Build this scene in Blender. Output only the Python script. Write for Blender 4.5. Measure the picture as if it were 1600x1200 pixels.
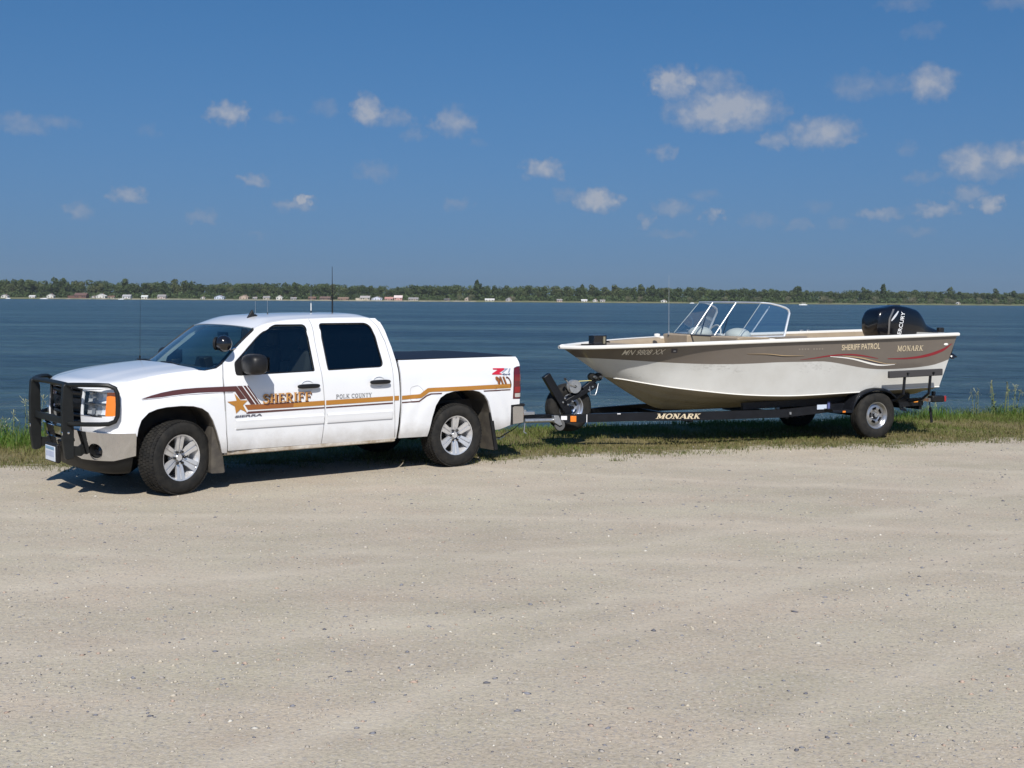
import bpy, bmesh, math, random
import numpy as np
from mathutils import Vector, Matrix
rng = np.random.default_rng(11); random.seed(11)
for o in list(bpy.data.objects): bpy.data.objects.remove(o)
scn = bpy.context.scene; col = scn.collection
R = math.radians
# ---------------------------------------------------------------- camera
cam = bpy.data.cameras.new('camera'); co = bpy.data.objects.new('camera', cam); col.objects.link(co)
cam.sensor_width = 36; cam.lens = 36 * 1850.1 / 1600; cam.clip_end = 20000; cam.clip_start = .1
_p, _r = -.0706, .00692
_F = Vector((0, math.cos(_p), math.sin(_p))); _X = Vector((1, 0, 0)); _U = _X.cross(_F)
_X2 = _X * math.cos(_r) + _U * math.sin(_r); _U2 = _U * math.cos(_r) - _X * math.sin(_r)
co.matrix_world = Matrix(((_X2.x, _U2.x, -_F.x, 0), (_X2.y, _U2.y, -_F.y, 0), (_X2.z, _U2.z, -_F.z, 2.0888), (0, 0, 0, 1)))
scn.camera = co
# ---------------------------------------------------------------- exposure, sun
scn.view_settings.view_transform = 'Standard'; scn.view_settings.look = 'None'
scn.view_settings.exposure = .30; scn.view_settings.gamma = 1
SUN = Vector((.06, -1.03, 1.0)).normalized()          # towards the sun
sl = bpy.data.lights.new('sun', 'SUN'); sl.energy = 4.2; sl.angle = R(.53); sl.color = (1, .955, .88)
so = bpy.data.objects.new('sun', sl); col.objects.link(so); so.rotation_euler = SUN.to_track_quat('Z', 'Y').to_euler()
# ---------------------------------------------------------------- sky with small cumulus clouds
CL = [(-22.41,7.56,1.16,.43,.45),(-20.83,7.74,.93,.34,.35),(-13.36,8.5,.9,.53,.8),(-11.03,8.44,.62,.28,.3),(-8.88,8.95,.7,.4,.3),(-6.93,8.86,.81,.68,.85),(-5.57,8.52,.85,.43,.5),(-2.91,8.42,.96,.68,.65),(-4.66,7.8,.54,.4,.35),(-16.93,7.58,.54,.34,.22),(-12.23,5.56,.65,.34,.6),(-17.88,4.65,.81,.37,.65),(-20.02,3.87,.68,.4,.5),(-14.64,3.77,.74,.31,.45),(-9.94,4.65,.59,.25,1.0),(-10.54,4.38,.87,.31,.6),(-6.56,6.06,1.01,.43,.4),(-2.75,4.54,.65,.28,.35),(-12.1,3.01,.46,.19,.25),(-1.76,7.55,.37,.25,.25),(7.56,10.24,1.08,.74,.95),(9.57,10.1,1.16,.62,.6),(9.96,8.9,2.56,.93,.95),(15.95,9.79,1.16,.65,.45),(17.2,9.8,.93,.46,.3),(19.13,9.78,1.11,.77,.75),(14.44,7.78,1.63,.71,.8),(12.27,7.47,.77,.43,.6),(7.08,6.93,.62,.37,.55),(1.46,6.23,.96,.5,.75),(4.0,4.8,1.11,.53,.9),(2.55,5.03,.62,.37,.35),(20.86,6.3,1.16,.71,.8),(22.17,6.46,1.24,.62,.75),(21.54,5.79,1.7,.4,.5),(18.84,5.7,.77,.28,.35),(18.19,7.0,.5,.34,.35),(17.09,4.07,1.08,.28,.55),(19.57,4.22,1.08,.31,.65),(21.78,4.45,.59,.37,.75),(20.9,4.85,.85,.37,.55),(7.58,4.42,.93,.37,.5),(6.38,3.82,.46,.34,.55),(9.54,4.08,.5,.34,.65),(11.77,3.8,.85,.34,.35),(13.53,3.57,.7,.28,.35),(9.07,5.01,.77,.28,.3),(14.3,4.44,.7,.34,.25),(7.6,3.14,1.24,.19,.35),(18.65,12.06,.85,.34,.3),(17.93,13.25,1.08,.31,.35),(22.34,12.99,1.08,.34,.4),(15.26,3.63,.62,.28,.3),(18.78,3.22,.77,.22,.3)]
_cr = random.Random(5)
for _i in range(34):                                  # the same scattered clouds go on all round
    _a = _cr.uniform(25, 335); _e = _cr.choice((4, 6, 8, 10, 13, 18)) + _cr.uniform(-1, 1); _s = _cr.uniform(.6, 2.2)
    CL.append((_a if _a < 180 else _a - 360, _e, _s, _s * _cr.uniform(.35, .55), _cr.uniform(.3, .9)))
world = bpy.data.worlds.new('World'); scn.world = world; world.use_nodes = True
def make_world():
    nt = world.node_tree; N = nt.nodes; L = nt.links; N.clear()
    def n(t, **k):
        x = N.new(t)
        for a, b in k.items(): setattr(x, a, b)
        return x
    def m(op, a, b=None, c=None, clamp=False):
        x = n('ShaderNodeMath', operation=op); x.use_clamp = clamp
        for i, v in enumerate((a, b, c)):
            if v is None: continue
            if hasattr(v, 'name'): L.new(v, x.inputs[i])
            else: x.inputs[i].default_value = v
        return x.outputs[0]
    sky = n('ShaderNodeTexSky', sky_type='NISHITA'); sky.sun_disc = False
    sky.sun_elevation = math.asin(SUN.z); sky.sun_rotation = math.atan2(SUN.x, SUN.y)
    sky.altitude = 300; sky.air_density = 1.0; sky.dust_density = .3; sky.ozone_density = 2.2
    tc = n('ShaderNodeTexCoord'); cl_ = n('ShaderNodeSeparateXYZ'); L.new(tc.outputs['Generated'], cl_.inputs[0])
    cv = n('ShaderNodeCombineXYZ'); L.new(cl_.outputs[0], cv.inputs[0]); L.new(cl_.outputs[1], cv.inputs[1]); L.new(m('MULTIPLY_ADD', m('MAXIMUM', cl_.outputs[2], 0.), .93, .20), cv.inputs[2])
    nv = n('ShaderNodeVectorMath', operation='NORMALIZE'); L.new(cv.outputs[0], nv.inputs[0]); L.new(nv.outputs[0], sky.inputs['Vector'])   # a clear dry sky: no bright band at the horizon
    sx = n('ShaderNodeSeparateXYZ'); L.new(tc.outputs['Generated'], sx.inputs[0])
    az = m('MULTIPLY', m('ARCTAN2', sx.outputs[0], sx.outputs[1]), 57.2958)
    el = m('MULTIPLY', m('ARCSINE', sx.outputs[2]), 57.2958)
    cb = n('ShaderNodeCombineXYZ'); L.new(az, cb.inputs[0]); L.new(el, cb.inputs[1])
    wn = n('ShaderNodeTexNoise'); wn.inputs['Scale'].default_value = 2.0; wn.inputs['Detail'].default_value = 9; wn.inputs['Roughness'].default_value = .55
    L.new(cb.outputs[0], wn.inputs['Vector'])
    wv = n('ShaderNodeVectorMath', operation='SUBTRACT'); L.new(wn.outputs['Color'], wv.inputs[0]); wv.inputs[1].default_value = (.5, .5, .5)
    wm = n('ShaderNodeVectorMath', operation='MULTIPLY'); L.new(wv.outputs[0], wm.inputs[0]); wm.inputs[1].default_value = (1.9, .95, 0)
    wa = n('ShaderNodeVectorMath', operation='ADD'); L.new(cb.outputs[0], wa.inputs[0]); L.new(wm.outputs[0], wa.inputs[1])
    tot = None
    for a, e, w, h, amp in CL:
        s = n('ShaderNodeVectorMath', operation='SUBTRACT'); L.new(wa.outputs[0], s.inputs[0]); s.inputs[1].default_value = (a, e, 0)
        q = n('ShaderNodeVectorMath', operation='MULTIPLY'); L.new(s.outputs[0], q.inputs[0]); q.inputs[1].default_value = (.78 / w, .78 / h, 0)
        d = n('ShaderNodeVectorMath', operation='DOT_PRODUCT'); L.new(q.outputs[0], d.inputs[0]); L.new(q.outputs[0], d.inputs[1])
        b = m('MULTIPLY_ADD', d.outputs['Value'], -amp, amp, clamp=True)
        tot = b if tot is None else m('MAXIMUM', tot, b)
    dn = n('ShaderNodeTexNoise'); dn.inputs['Scale'].default_value = 1.35; dn.inputs['Detail'].default_value = 8; dn.inputs['Roughness'].default_value = .55
    L.new(cb.outputs[0], dn.inputs['Vector'])
    dens = m('SUBTRACT', m('MULTIPLY', tot, m('MULTIPLY_ADD', dn.outputs['Fac'], 1.9, .22)), .045, clamp=True)
    lp = m('MULTIPLY', m('POWER', dens, 1.1), .70, clamp=True)
    lit = n('ShaderNodeMix', data_type='RGBA'); lit.inputs['A'].default_value = (3.3, 3.55, 4.3, 1); lit.inputs['B'].default_value = (4.9, 5.0, 5.4, 1)    # thin grey edges, sunlit white cores
    L.new(m('MULTIPLY_ADD', dens, 1.5, -.35, clamp=True), lit.inputs['Factor'])
    hs = n('ShaderNodeHueSaturation'); hs.inputs['Saturation'].default_value = 1.32; hs.inputs['Value'].default_value = 1.22; L.new(sky.outputs[0], hs.inputs['Color'])
    hz = n('ShaderNodeMix', data_type='RGBA'); hz.inputs['B'].default_value = (1.52, 2.18, 3.05, 1); L.new(hs.outputs[0], hz.inputs['A'])      # grey-blue summer haze low over the horizon, all round
    L.new(m('MULTIPLY', m('POWER', 2.718, m('MULTIPLY', m('MAXIMUM', el, 0.), -1 / 6.5)), .93), hz.inputs['Factor'])
    mx = n('ShaderNodeMix', data_type='RGBA'); L.new(lp, mx.inputs['Factor']); L.new(hz.outputs['Result'], mx.inputs['A'])
    L.new(lit.outputs['Result'], mx.inputs['B'])
    bg = n('ShaderNodeBackground'); bg.inputs['Strength'].default_value = SKY_STRENGTH
    L.new(mx.outputs['Result'], bg.inputs['Color'])
    out = n('ShaderNodeOutputWorld'); L.new(bg.outputs[0], out.inputs['Surface'])
SKY_STRENGTH = .073
make_world()
world.cycles.sampling_method = 'MANUAL'; world.cycles.sample_map_resolution = 512

# ---------------------------------------------------------------- materials
MATS = {}
def mat(name, base, rough=.5, metal=0., coat=0., var=0., vscale=8., bump=0., bscale=60., base2=None, spec=None, trans=0., alpha=None, dirt=None, rvar=0.):
    if name in MATS: return MATS[name]
    M = bpy.data.materials.new(name); M.use_nodes = True; nt = M.node_tree; N = nt.nodes; L = nt.links
    P = N['Principled BSDF']; P.inputs['Base Color'].default_value = (*base, 1); P.inputs['Roughness'].default_value = rough
    P.inputs['Metallic'].default_value = metal; P.inputs['Coat Weight'].default_value = coat; P.inputs['Coat Roughness'].default_value = .04
    if spec is not None: P.inputs['Specular IOR Level'].default_value = spec
    if trans: P.inputs['Transmission Weight'].default_value = trans
    tc = N.new('ShaderNodeTexCoord'); c_out = None
    if var or base2:
        nz = N.new('ShaderNodeTexNoise'); nz.inputs['Scale'].default_value = vscale; nz.inputs['Detail'].default_value = 6; nz.inputs['Roughness'].default_value = .6
        L.new(tc.outputs['Object'], nz.inputs['Vector'])
        mx = N.new('ShaderNodeMix'); mx.data_type = 'RGBA'
        b2 = base2 or tuple(c * (1 - var) for c in base); b1 = base if base2 else tuple(min(1, c * (1 + var)) for c in base)
        mx.inputs['A'].default_value = (*b1, 1); mx.inputs['B'].default_value = (*b2, 1)
        mr = N.new('ShaderNodeMapRange'); mr.inputs[1].default_value = .35; mr.inputs[2].default_value = .65
        L.new(nz.outputs['Fac'], mr.inputs[0]); L.new(mr.outputs[0], mx.inputs['Factor']); c_out = mx.outputs['Result']
        if rvar:
            rr = N.new('ShaderNodeMapRange'); rr.inputs[3].default_value = rough - rvar; rr.inputs[4].default_value = rough + rvar
            L.new(nz.outputs['Fac'], rr.inputs[0]); L.new(rr.outputs[0], P.inputs['Roughness'])
    if dirt:       # road dust thrown up on the low parts: (colour, z where it ends, amount)
        dc, zt, am = dirt
        sp = N.new('ShaderNodeSeparateXYZ'); L.new(tc.outputs['Object'], sp.inputs[0])
        nz = N.new('ShaderNodeTexNoise'); nz.inputs['Scale'].default_value = 5; nz.inputs['Detail'].default_value = 7; nz.inputs['Roughness'].default_value = .7
        L.new(tc.outputs['Object'], nz.inputs['Vector'])
        ad = N.new('ShaderNodeMath'); ad.operation = 'MULTIPLY_ADD'; L.new(nz.outputs['Fac'], ad.inputs[0]); ad.inputs[1].default_value = -.35; L.new(sp.outputs[2], ad.inputs[2])
        mr = N.new('ShaderNodeMapRange'); mr.inputs[1].default_value = zt - .17; mr.inputs[2].default_value = zt - .42; mr.inputs[3].default_value = 0; mr.inputs[4].default_value = am
        L.new(ad.outputs[0], mr.inputs[0])
        mx = N.new('ShaderNodeMix'); mx.data_type = 'RGBA'; mx.inputs['B'].default_value = (*dc, 1)
        if c_out: L.new(c_out, mx.inputs['A'])
        else: mx.inputs['A'].default_value = (*base, 1)
        L.new(mr.outputs[0], mx.inputs['Factor']); c_out = mx.outputs['Result']
    if c_out: L.new(c_out, P.inputs['Base Color'])
    if bump:
        nb = N.new('ShaderNodeTexNoise'); nb.inputs['Scale'].default_value = bscale; nb.inputs['Detail'].default_value = 5
        L.new(tc.outputs['Object'], nb.inputs['Vector'])
        bp = N.new('ShaderNodeBump'); bp.inputs['Strength'].default_value = bump; bp.inputs['Distance'].default_value = .01
        L.new(nb.outputs['Fac'], bp.inputs['Height']); L.new(bp.outputs[0], P.inputs['Normal'])
    MATS[name] = M; return M
def glass(name, tint, refl=1.0, rough=.0, f0=.07):
    if name in MATS: return MATS[name]
    M = bpy.data.materials.new(name); M.use_nodes = True; nt = M.node_tree; N = nt.nodes; L = nt.links; N.remove(N['Principled BSDF'])
    tr = N.new('ShaderNodeBsdfTransparent'); tr.inputs[0].default_value = (*tint, 1)
    gl = N.new('ShaderNodeBsdfGlossy'); gl.inputs['Roughness'].default_value = rough; gl.inputs[0].default_value = (refl, refl, refl, 1)
    ge = N.new('ShaderNodeNewGeometry'); dt = N.new('ShaderNodeVectorMath'); dt.operation = 'DOT_PRODUCT'; L.new(ge.outputs['Normal'], dt.inputs[0]); L.new(ge.outputs['Incoming'], dt.inputs[1])
    ab = N.new('ShaderNodeMath'); ab.operation = 'ABSOLUTE'; L.new(dt.outputs['Value'], ab.inputs[0])
    om = N.new('ShaderNodeMath'); om.operation = 'SUBTRACT'; om.inputs[0].default_value = 1; L.new(ab.outputs[0], om.inputs[1]); pw = N.new('ShaderNodeMath'); pw.operation = 'POWER'; L.new(om.outputs[0], pw.inputs[0]); pw.inputs[1].default_value = 5
    fr = N.new('ShaderNodeMath'); fr.operation = 'MULTIPLY_ADD'; L.new(pw.outputs[0], fr.inputs[0]); fr.inputs[1].default_value = 1 - f0; fr.inputs[2].default_value = f0
    mx = N.new('ShaderNodeMixShader'); L.new(fr.outputs[0], mx.inputs[0]); L.new(tr.outputs[0], mx.inputs[1]); L.new(gl.outputs[0], mx.inputs[2])
    L.new(mx.outputs[0], N['Material Output'].inputs['Surface']); MATS[name] = M; return M
DUST = (.30, .25, .19)
white = mat('white_paint', (.77, .78, .80), .28, coat=1., var=.015, vscale=2, dirt=(DUST, .60, .55))
chrome = mat('chrome', (.72, .72, .74), .07, 1., var=.04, vscale=4)
alloy = mat('alloy', (.70, .70, .71), .28, .55, var=.06, vscale=20)
black = mat('black_plastic', (.011, .011, .012), .45, spec=.35, var=.25, vscale=12)
gloss_black = mat('gloss_black', (.008, .008, .010), .12, coat=.6)
powder = mat('black_powder_coat', (.010, .011, .011), .45, spec=.35, bump=.06, bscale=400, var=.2)
rubber = mat('rubber', (.011, .011, .011), .8, spec=.3, base2=(.026, .024, .021), vscale=14, bump=.15, bscale=120)
liner_m = mat('wheel_liner', (.05, .044, .036), .85, base2=(.09, .075, .058), vscale=7)
flap_m = mat('mud_flap', (.10, .088, .070), .8, base2=(.055, .048, .042), vscale=9)
under = mat('underbody', (.03, .027, .024), .8, base2=(.06, .05, .04), vscale=5)
gold = mat('decal_gold', (.42, .185, .028), .32, coat=.4)
brown = mat('decal_maroon', (.085, .028, .024), .34, coat=.4)
rust = mat('decal_rust', (.28, .095, .022), .34, coat=.4)
ink = mat('decal_ink', (.05, .045, .06), .4)
decal_white = mat('decal_white', (.8, .78, .74), .35)
redm = mat('red_lens', (.30, .008, .012), .12, coat=1.)
dredm = mat('dark_red_lens', (.11, .006, .012), .14, coat=1.)
orange = mat('amber_lens', (.75, .20, .012), .15, coat=1.)
clear = glass('clear_lens', (.92, .94, .95))
ws_glass = glass('windshield_glass', (.66, .80, .80), 1.0)
tint_glass = glass('tinted_glass', (.50, .57, .56), 1.0)
dark_glass = glass('privacy_glass', (.035, .038, .042), 1.0)
cabin = mat('cabin_trim', (.035, .036, .04), .7, var=.2)
seat_m = mat('seat_fabric', (.06, .06, .065), .85, bump=.2, bscale=200)
galv = mat('galvanised_steel', (.50, .51, .52), .38, .85, var=.12, vscale=30)
tonneau_m = mat('tonneau_vinyl', (.010, .012, .020), .55, spec=.25, bump=.12, bscale=300)

# ---------------------------------------------------------------- mesh helpers
class MB:
    def __init__(s): s.v = []; s.f = []
    def add(s, v, f):
        o = len(s.v); s.v += [tuple(map(float, q)) for q in v]; s.f += [tuple(i + o for i in q) for q in f]; return s
    def box(s, c, d, rot=None, tx=1., ty=1.):
        hx, hy, hz = d[0] / 2, d[1] / 2, d[2] / 2
        P = [(-hx, -hy, -hz), (hx, -hy, -hz), (hx, hy, -hz), (-hx, hy, -hz), (-hx * tx, -hy * ty, hz), (hx * tx, -hy * ty, hz), (hx * tx, hy * ty, hz), (-hx * tx, hy * ty, hz)]
        if rot is not None:
            P = [rot @ Vector(q) for q in P]
        return s.add([(q[0] + c[0], q[1] + c[1], q[2] + c[2]) for q in P], [(3, 2, 1, 0), (4, 5, 6, 7), (0, 1, 5, 4), (1, 2, 6, 5), (2, 3, 7, 6), (3, 0, 4, 7)])
    def beam(s, a, b, w, h, up=(0, 0, 1)):
        a = Vector(a); b = Vector(b); d = b - a; z = d.normalized(); y = Vector(up).cross(z)
        if y.length < 1e-4: y = Vector((0, 1, 0)).cross(z)
        y.normalize(); x = y.cross(z)                    # x ~ up
        rot = Matrix((x, y, z)).transposed()
        return s.box((a + b) / 2, (h, w, d.length), rot)
    def tube(s, pts, r, n=8, caps=True, closed=False):
        P = [Vector(q) for q in pts]; k = len(P); rs = r if hasattr(r, '__len__') else [r] * k
        t0 = (P[1] - P[0]).normalized(); a = t0.orthogonal().normalized(); V = []; F = []
        for i in range(k):
            if closed: t = (P[(i + 1) % k] - P[i - 1]).normalized()
            else: t = (P[min(i + 1, k - 1)] - P[max(i - 1, 0)]).normalized()
            a = (a - t * a.dot(t)).normalized(); b = t.cross(a)
            V += [P[i] + (a * math.cos(2 * math.pi * j / n) + b * math.sin(2 * math.pi * j / n)) * rs[i] for j in range(n)]
        for i in range(k if closed else k - 1):
            i2 = (i + 1) % k
            F += [(i * n + j, i * n + (j + 1) % n, i2 * n + (j + 1) % n, i2 * n + j) for j in range(n)]
        if caps and not closed: F += [tuple(reversed(range(n))), tuple((k - 1) * n + j for j in range(n))]
        return s.add(V, F)
    def lathe(s, prof, c=(0, 0, 0), d=(0, 1, 0), n=32, closed=False, sx=1., up=None):
        d = Vector(d).normalized(); a = Vector(up) if up else d.orthogonal().normalized(); b = d.cross(a); c = Vector(c); V = []; F = []
        for r, h in prof:
            V += [c + d * h + (a * math.cos(2 * math.pi * j / n) * sx + b * math.sin(2 * math.pi * j / n)) * r for j in range(n)]
        k = len(prof)
        for i in range(k if closed else k - 1):
            i2 = (i + 1) % k
            F += [(i * n + j, i * n + (j + 1) % n, i2 * n + (j + 1) % n, i2 * n + j) for j in range(n)]
        return s.add(V, F)
    def ell(s, c, r, n=16, m=10, rot=None, p=1.):
        V = []; F = []
        sg = lambda x: math.copysign(abs(x) ** p, x)
        for i in range(m + 1):
            th = math.pi * i / m
            for j in range(n):
                ph = 2 * math.pi * j / n
                q = Vector((r[0] * sg(math.sin(th)) * sg(math.cos(ph)), r[1] * sg(math.sin(th)) * sg(math.sin(ph)), r[2] * sg(math.cos(th))))
                if rot is not None: q = rot @ q
                V.append(q + Vector(c))
        for i in range(m): F += [(i * n + j, (i + 1) * n + j, (i + 1) * n + (j + 1) % n, i * n + (j + 1) % n) for j in range(n)]
        return s.add(V, F)
    def grid(s, A):
        A = np.asarray(A); a, b = A.shape[:2]
        return s.add(A.reshape(-1, 3), [(i * b + j, i * b + j + 1, (i + 1) * b + j + 1, (i + 1) * b + j) for i in range(a - 1) for j in range(b - 1)])
    def prism(s, poly, f0, f1):
        n = len(poly); V = [f0(*q) for q in poly] + [f1(*q) for q in poly]
        return s.add(V, [tuple(range(n)), tuple(reversed(range(n, 2 * n)))] + [(i, n + i, n + (i + 1) % n, (i + 1) % n) for i in range(n)])
    def mirror_y(s):
        o = MB(); o.v = [(x, -y, z) for x, y, z in s.v]; o.f = [tuple(reversed(q)) for q in s.f]; return o
    def build(s, name, m, parent=None, smooth=40, bevel=0, solid=0, sub=0, recalc=True, out=None, soff=-1):
        me = bpy.data.meshes.new(name); me.from_pydata(s.v, [], s.f)
        bm = bmesh.new(); bm.from_mesh(me)
        if recalc:
            bmesh.ops.remove_doubles(bm, verts=bm.verts, dist=1e-5)
            bmesh.ops.recalc_face_normals(bm, faces=bm.faces)
        if out is not None:
            t = sum((f.normal * f.calc_area() for f in bm.faces), Vector())
            if t.dot(Vector(out)) < 0: bmesh.ops.reverse_faces(bm, faces=bm.faces)
        bm.to_mesh(me); bm.free()
        if smooth:
            me.shade_smooth(); me.set_sharp_from_angle(angle=R(smooth))
        me.materials.append(m)
        o = bpy.data.objects.new(name, me); col.objects.link(o); o.parent = parent
        if solid:
            q = o.modifiers.new('solid', 'SOLIDIFY'); q.thickness = solid; q.offset = soff
            if smooth: q = o.modifiers.new('split', 'EDGE_SPLIT'); q.split_angle = R(max(smooth, 30)); q.use_edge_sharp = True
        if bevel:
            q = o.modifiers.new('bevel', 'BEVEL'); q.width = bevel; q.segments = 2; q.limit_method = 'ANGLE'; q.angle_limit = R(35)
        if sub:
            q = o.modifiers.new('sub', 'SUBSURF'); q.levels = q.render_levels = sub
        return o
def tag(o, label=None, cat=None, group=None, kind=None):
    for k, v in (('label', label), ('category', cat), ('group', group), ('kind', kind)):
        if v: o[k] = v
    return o
def empty(name, loc=(0, 0, 0), rz=0, **k):
    o = bpy.data.objects.new(name, None); col.objects.link(o); o.location = loc; o.rotation_euler = (0, 0, rz); o.empty_display_size = .2
    return tag(o, **k)
def rpoly(pts, seg=6):
    """polygon with filleted corners; pts = (x, z) or (x, z, radius)"""
    out = []; n = len(pts)
    for i in range(n):
        p = Vector(pts[i][:2]); r = pts[i][2] if len(pts[i]) > 2 else 0
        if not r: out.append((p.x, p.y)); continue
        a = Vector(pts[i - 1][:2]) - p; b = Vector(pts[(i + 1) % n][:2]) - p
        ang = a.angle(b); l = min(r / math.tan(ang / 2), a.length * .48, b.length * .48)
        A = p + a.normalized() * l; B = p + b.normalized() * l
        for k in range(seg + 1):
            t = k / seg; q = A * (1 - t) ** 2 + p * 2 * t * (1 - t) + B * t * t; out.append((q.x, q.y))
    return out
def panel(outline, holes, f, du=.07, dz=.07):
    """fill a 2-D outline with holes, cut it by a grid and map it to 3-D with f(u, z)"""
    bm = bmesh.new(); E = []
    for lp in [outline] + list(holes):
        vs = [bm.verts.new((a, 0, b)) for a, b in lp]
        E += [bm.edges.new((vs[i], vs[(i + 1) % len(vs)])) for i in range(len(vs))]
    bmesh.ops.triangle_fill(bm, use_beauty=True, use_dissolve=False, edges=E)
    us = [q[0] for q in outline]; zs = [q[1] for q in outline]
    for lo, hi, d, no, ax in ((min(us), max(us), du, (1, 0, 0), 0), (min(zs), max(zs), dz, (0, 0, 1), 2)):
        k = int((hi - lo) / d)
        for i in range(1, k + 1):
            cc = [0, 0, 0]; cc[ax] = lo + (hi - lo) * i / (k + 1)
            bmesh.ops.bisect_plane(bm, geom=bm.verts[:] + bm.edges[:] + bm.faces[:], plane_co=cc, plane_no=no, dist=1e-6)
    bm.verts.index_update(); m = MB()
    m.add([f(v.co.x, v.co.z) for v in bm.verts], [tuple(v.index for v in q.verts) for q in bm.faces]); bm.free()
    return m
def interp(T, P, t):
    """smooth (non-uniform Catmull-Rom) interpolation"""
    T = np.asarray(T, float); P = np.asarray(P, float); t = np.clip(np.asarray(t, float), T[0], T[-1]); mm = np.gradient(P, T, axis=0)
    i = np.clip(np.searchsorted(T, t, side='right') - 1, 0, len(T) - 2); h = T[i + 1] - T[i]; s = (t - T[i]) / h
    if P.ndim > 1: h = np.expand_dims(h, -1); s = np.expand_dims(s, -1)
    return P[i] * (2 * s ** 3 - 3 * s * s + 1) + mm[i] * h * (s ** 3 - 2 * s * s + s) + P[i + 1] * (-2 * s ** 3 + 3 * s * s) + mm[i + 1] * h * (s ** 3 - s * s)
# lettering: plain sans from the built-in font, serif capitals from strokes; both normalised to the unit square
def sans(txt, shear=0., fat=0.):
    c = bpy.data.curves.new('t', 'FONT'); c.body = txt; c.shear = shear; c.offset = fat; c.resolution_u = 4
    o = bpy.data.objects.new('t', c); col.objects.link(o); dg = bpy.context.evaluated_depsgraph_get(); dg.update()
    me = bpy.data.meshes.new_from_object(o.evaluated_get(dg)); V = np.array([v.co[:2] for v in me.vertices]); F = [tuple(q.vertices) for q in me.polygons]
    bpy.data.objects.remove(o); bpy.data.curves.remove(c); bpy.data.meshes.remove(me)
    lo, hi = V.min(0), V.max(0); return np.c_[(V - lo) / (hi - lo), np.zeros(len(V))], F
def arc(cx, cy, rx, ry, a0, a1, n=10): return [(cx + rx * math.cos(R(a0 + (a1 - a0) * i / n)), cy + ry * math.sin(R(a0 + (a1 - a0) * i / n))) for i in range(n + 1)]
def serif(txt, fat=1., space=.09):
    TK, TN = .155 * fat, .075 * fat; V = []; F = []; x0 = 0; lay = [0.]
    def st(pts, w):
        P = [Vector(q) for q in pts]; b = len(V); lay[0] = (lay[0] + .0004) % .0028
        for i, p in enumerate(P):
            t = (P[min(i + 1, len(P) - 1)] - P[max(i - 1, 0)]).normalized(); nn = Vector((-t.y, t.x)) * w / 2
            V.extend([(p.x + nn.x + x0, p.y + nn.y, lay[0]), (p.x - nn.x + x0, p.y - nn.y, lay[0])])
        F.extend([(b + 2 * i, b + 2 * i + 1, b + 2 * i + 3, b + 2 * i + 2) for i in range(len(P) - 1)])
    def sf(x, y): st([(x - .16, y), (x + .16, y)], .07 * fat)
    def stem(x, a=0, b=1): st([(x, a), (x, b)], TK)
    for ch in txt:
        w = .72
        if ch == ' ': x0 += .35; continue
        if ch == 'H': stem(.16); stem(.58); st([(.16, .5), (.58, .5)], TN); [sf(a, b) for a in (.16, .58) for b in (.035, .965)]; w = .76
        elif ch in 'EF':
            stem(.16); sf(.16, .965); sf(.16, .035); st([(.16, .96), (.6, .96)], TN); st([(.16, .52), (.45, .52)], TN); st([(.58, 1), (.58, .76)], TN); st([(.45, .64), (.45, .4)], TN); w = .66
            if ch == 'E': st([(.16, .04), (.62, .04)], TN); st([(.6, 0), (.6, .26)], TN)
        elif ch in 'PR':
            stem(.16); sf(.16, .965); sf(.16, .035); st([(.16, .96), (.34, .96)] + arc(.34, .73, .22, .23, 90, -90, 8) + [(.16, .5)], TK * .8); w = .68
            if ch == 'R': st([(.34, .5), (.6, .03), (.72, .03)], TK * .9); w = .74
        elif ch == 'I': stem(.18); sf(.18, .965); sf(.18, .035); w = .36
        elif ch == 'S': st(arc(.34, .74, .22, .22, 20, 270, 12) + arc(.34, .26, .24, .26, 90, -160, 12), TK * .85); st([(.55, .98), (.55, .72)], TN); st([(.09, .02), (.09, .3)], TN); w = .64
        elif ch == 'O': st(arc(.38, .5, .3, .46, 0, 360, 20), TK * .85); w = .76
        elif ch == 'C': st(arc(.4, .5, .32, .46, 40, 320, 16), TK * .85); st([(.64, 1), (.64, .7)], TN); w = .72
        elif ch == 'L': stem(.16); sf(.16, .965); st([(.05, .04), (.6, .04)], TN); st([(.6, 0), (.6, .28)], TN); w = .66
        elif ch == 'K': stem(.16); sf(.16, .965); sf(.16, .035); st([(.2, .46), (.62, .96)], TN); st([(.3, .56), (.66, .03)], TK); sf(.6, .965); sf(.66, .035); w = .8
        elif ch == 'U': st([(.16, .97)] + arc(.38, .3, .22, .27, 180, 360, 10) + [(.6, .97)], TK * .85); sf(.16, .965); sf(.6, .965); w = .76
        elif ch == 'N': st([(.14, 0), (.14, 1)], TN); st([(.6, 0), (.6, 1)], TN); st([(.14, .97), (.6, .03)], TK); sf(.1, .965); sf(.6, .965); sf(.14, .035); w = .76
        elif ch == 'T': stem(.34); sf(.34, .035); st([(.04, .96), (.64, .96)], TN); st([(.05, 1), (.05, .74)], TN); st([(.63, 1), (.63, .74)], TN); w = .68
        elif ch == 'Y': st([(.1, .97), (.36, .48)], TK); st([(.62, .97), (.36, .48)], TN); stem(.36, 0, .5); sf(.12, .965); sf(.62, .965); sf(.36, .035); w = .72
        elif ch == 'M': st([(.12, 0), (.14, 1)], TN); stem(.74); st([(.14, .97), (.43, .1)], TK); st([(.43, .1), (.72, .97)], TN); sf(.12, .035); sf(.74, .035); sf(.1, .965); sf(.76, .965); w = .9
        elif ch == 'A': st([(.04, .02), (.36, .98)], TN); st([(.36, .98), (.68, .02)], TK); st([(.16, .34), (.56, .34)], TN); sf(.06, .035); sf(.68, .035); w = .76
        x0 += w + space
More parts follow.
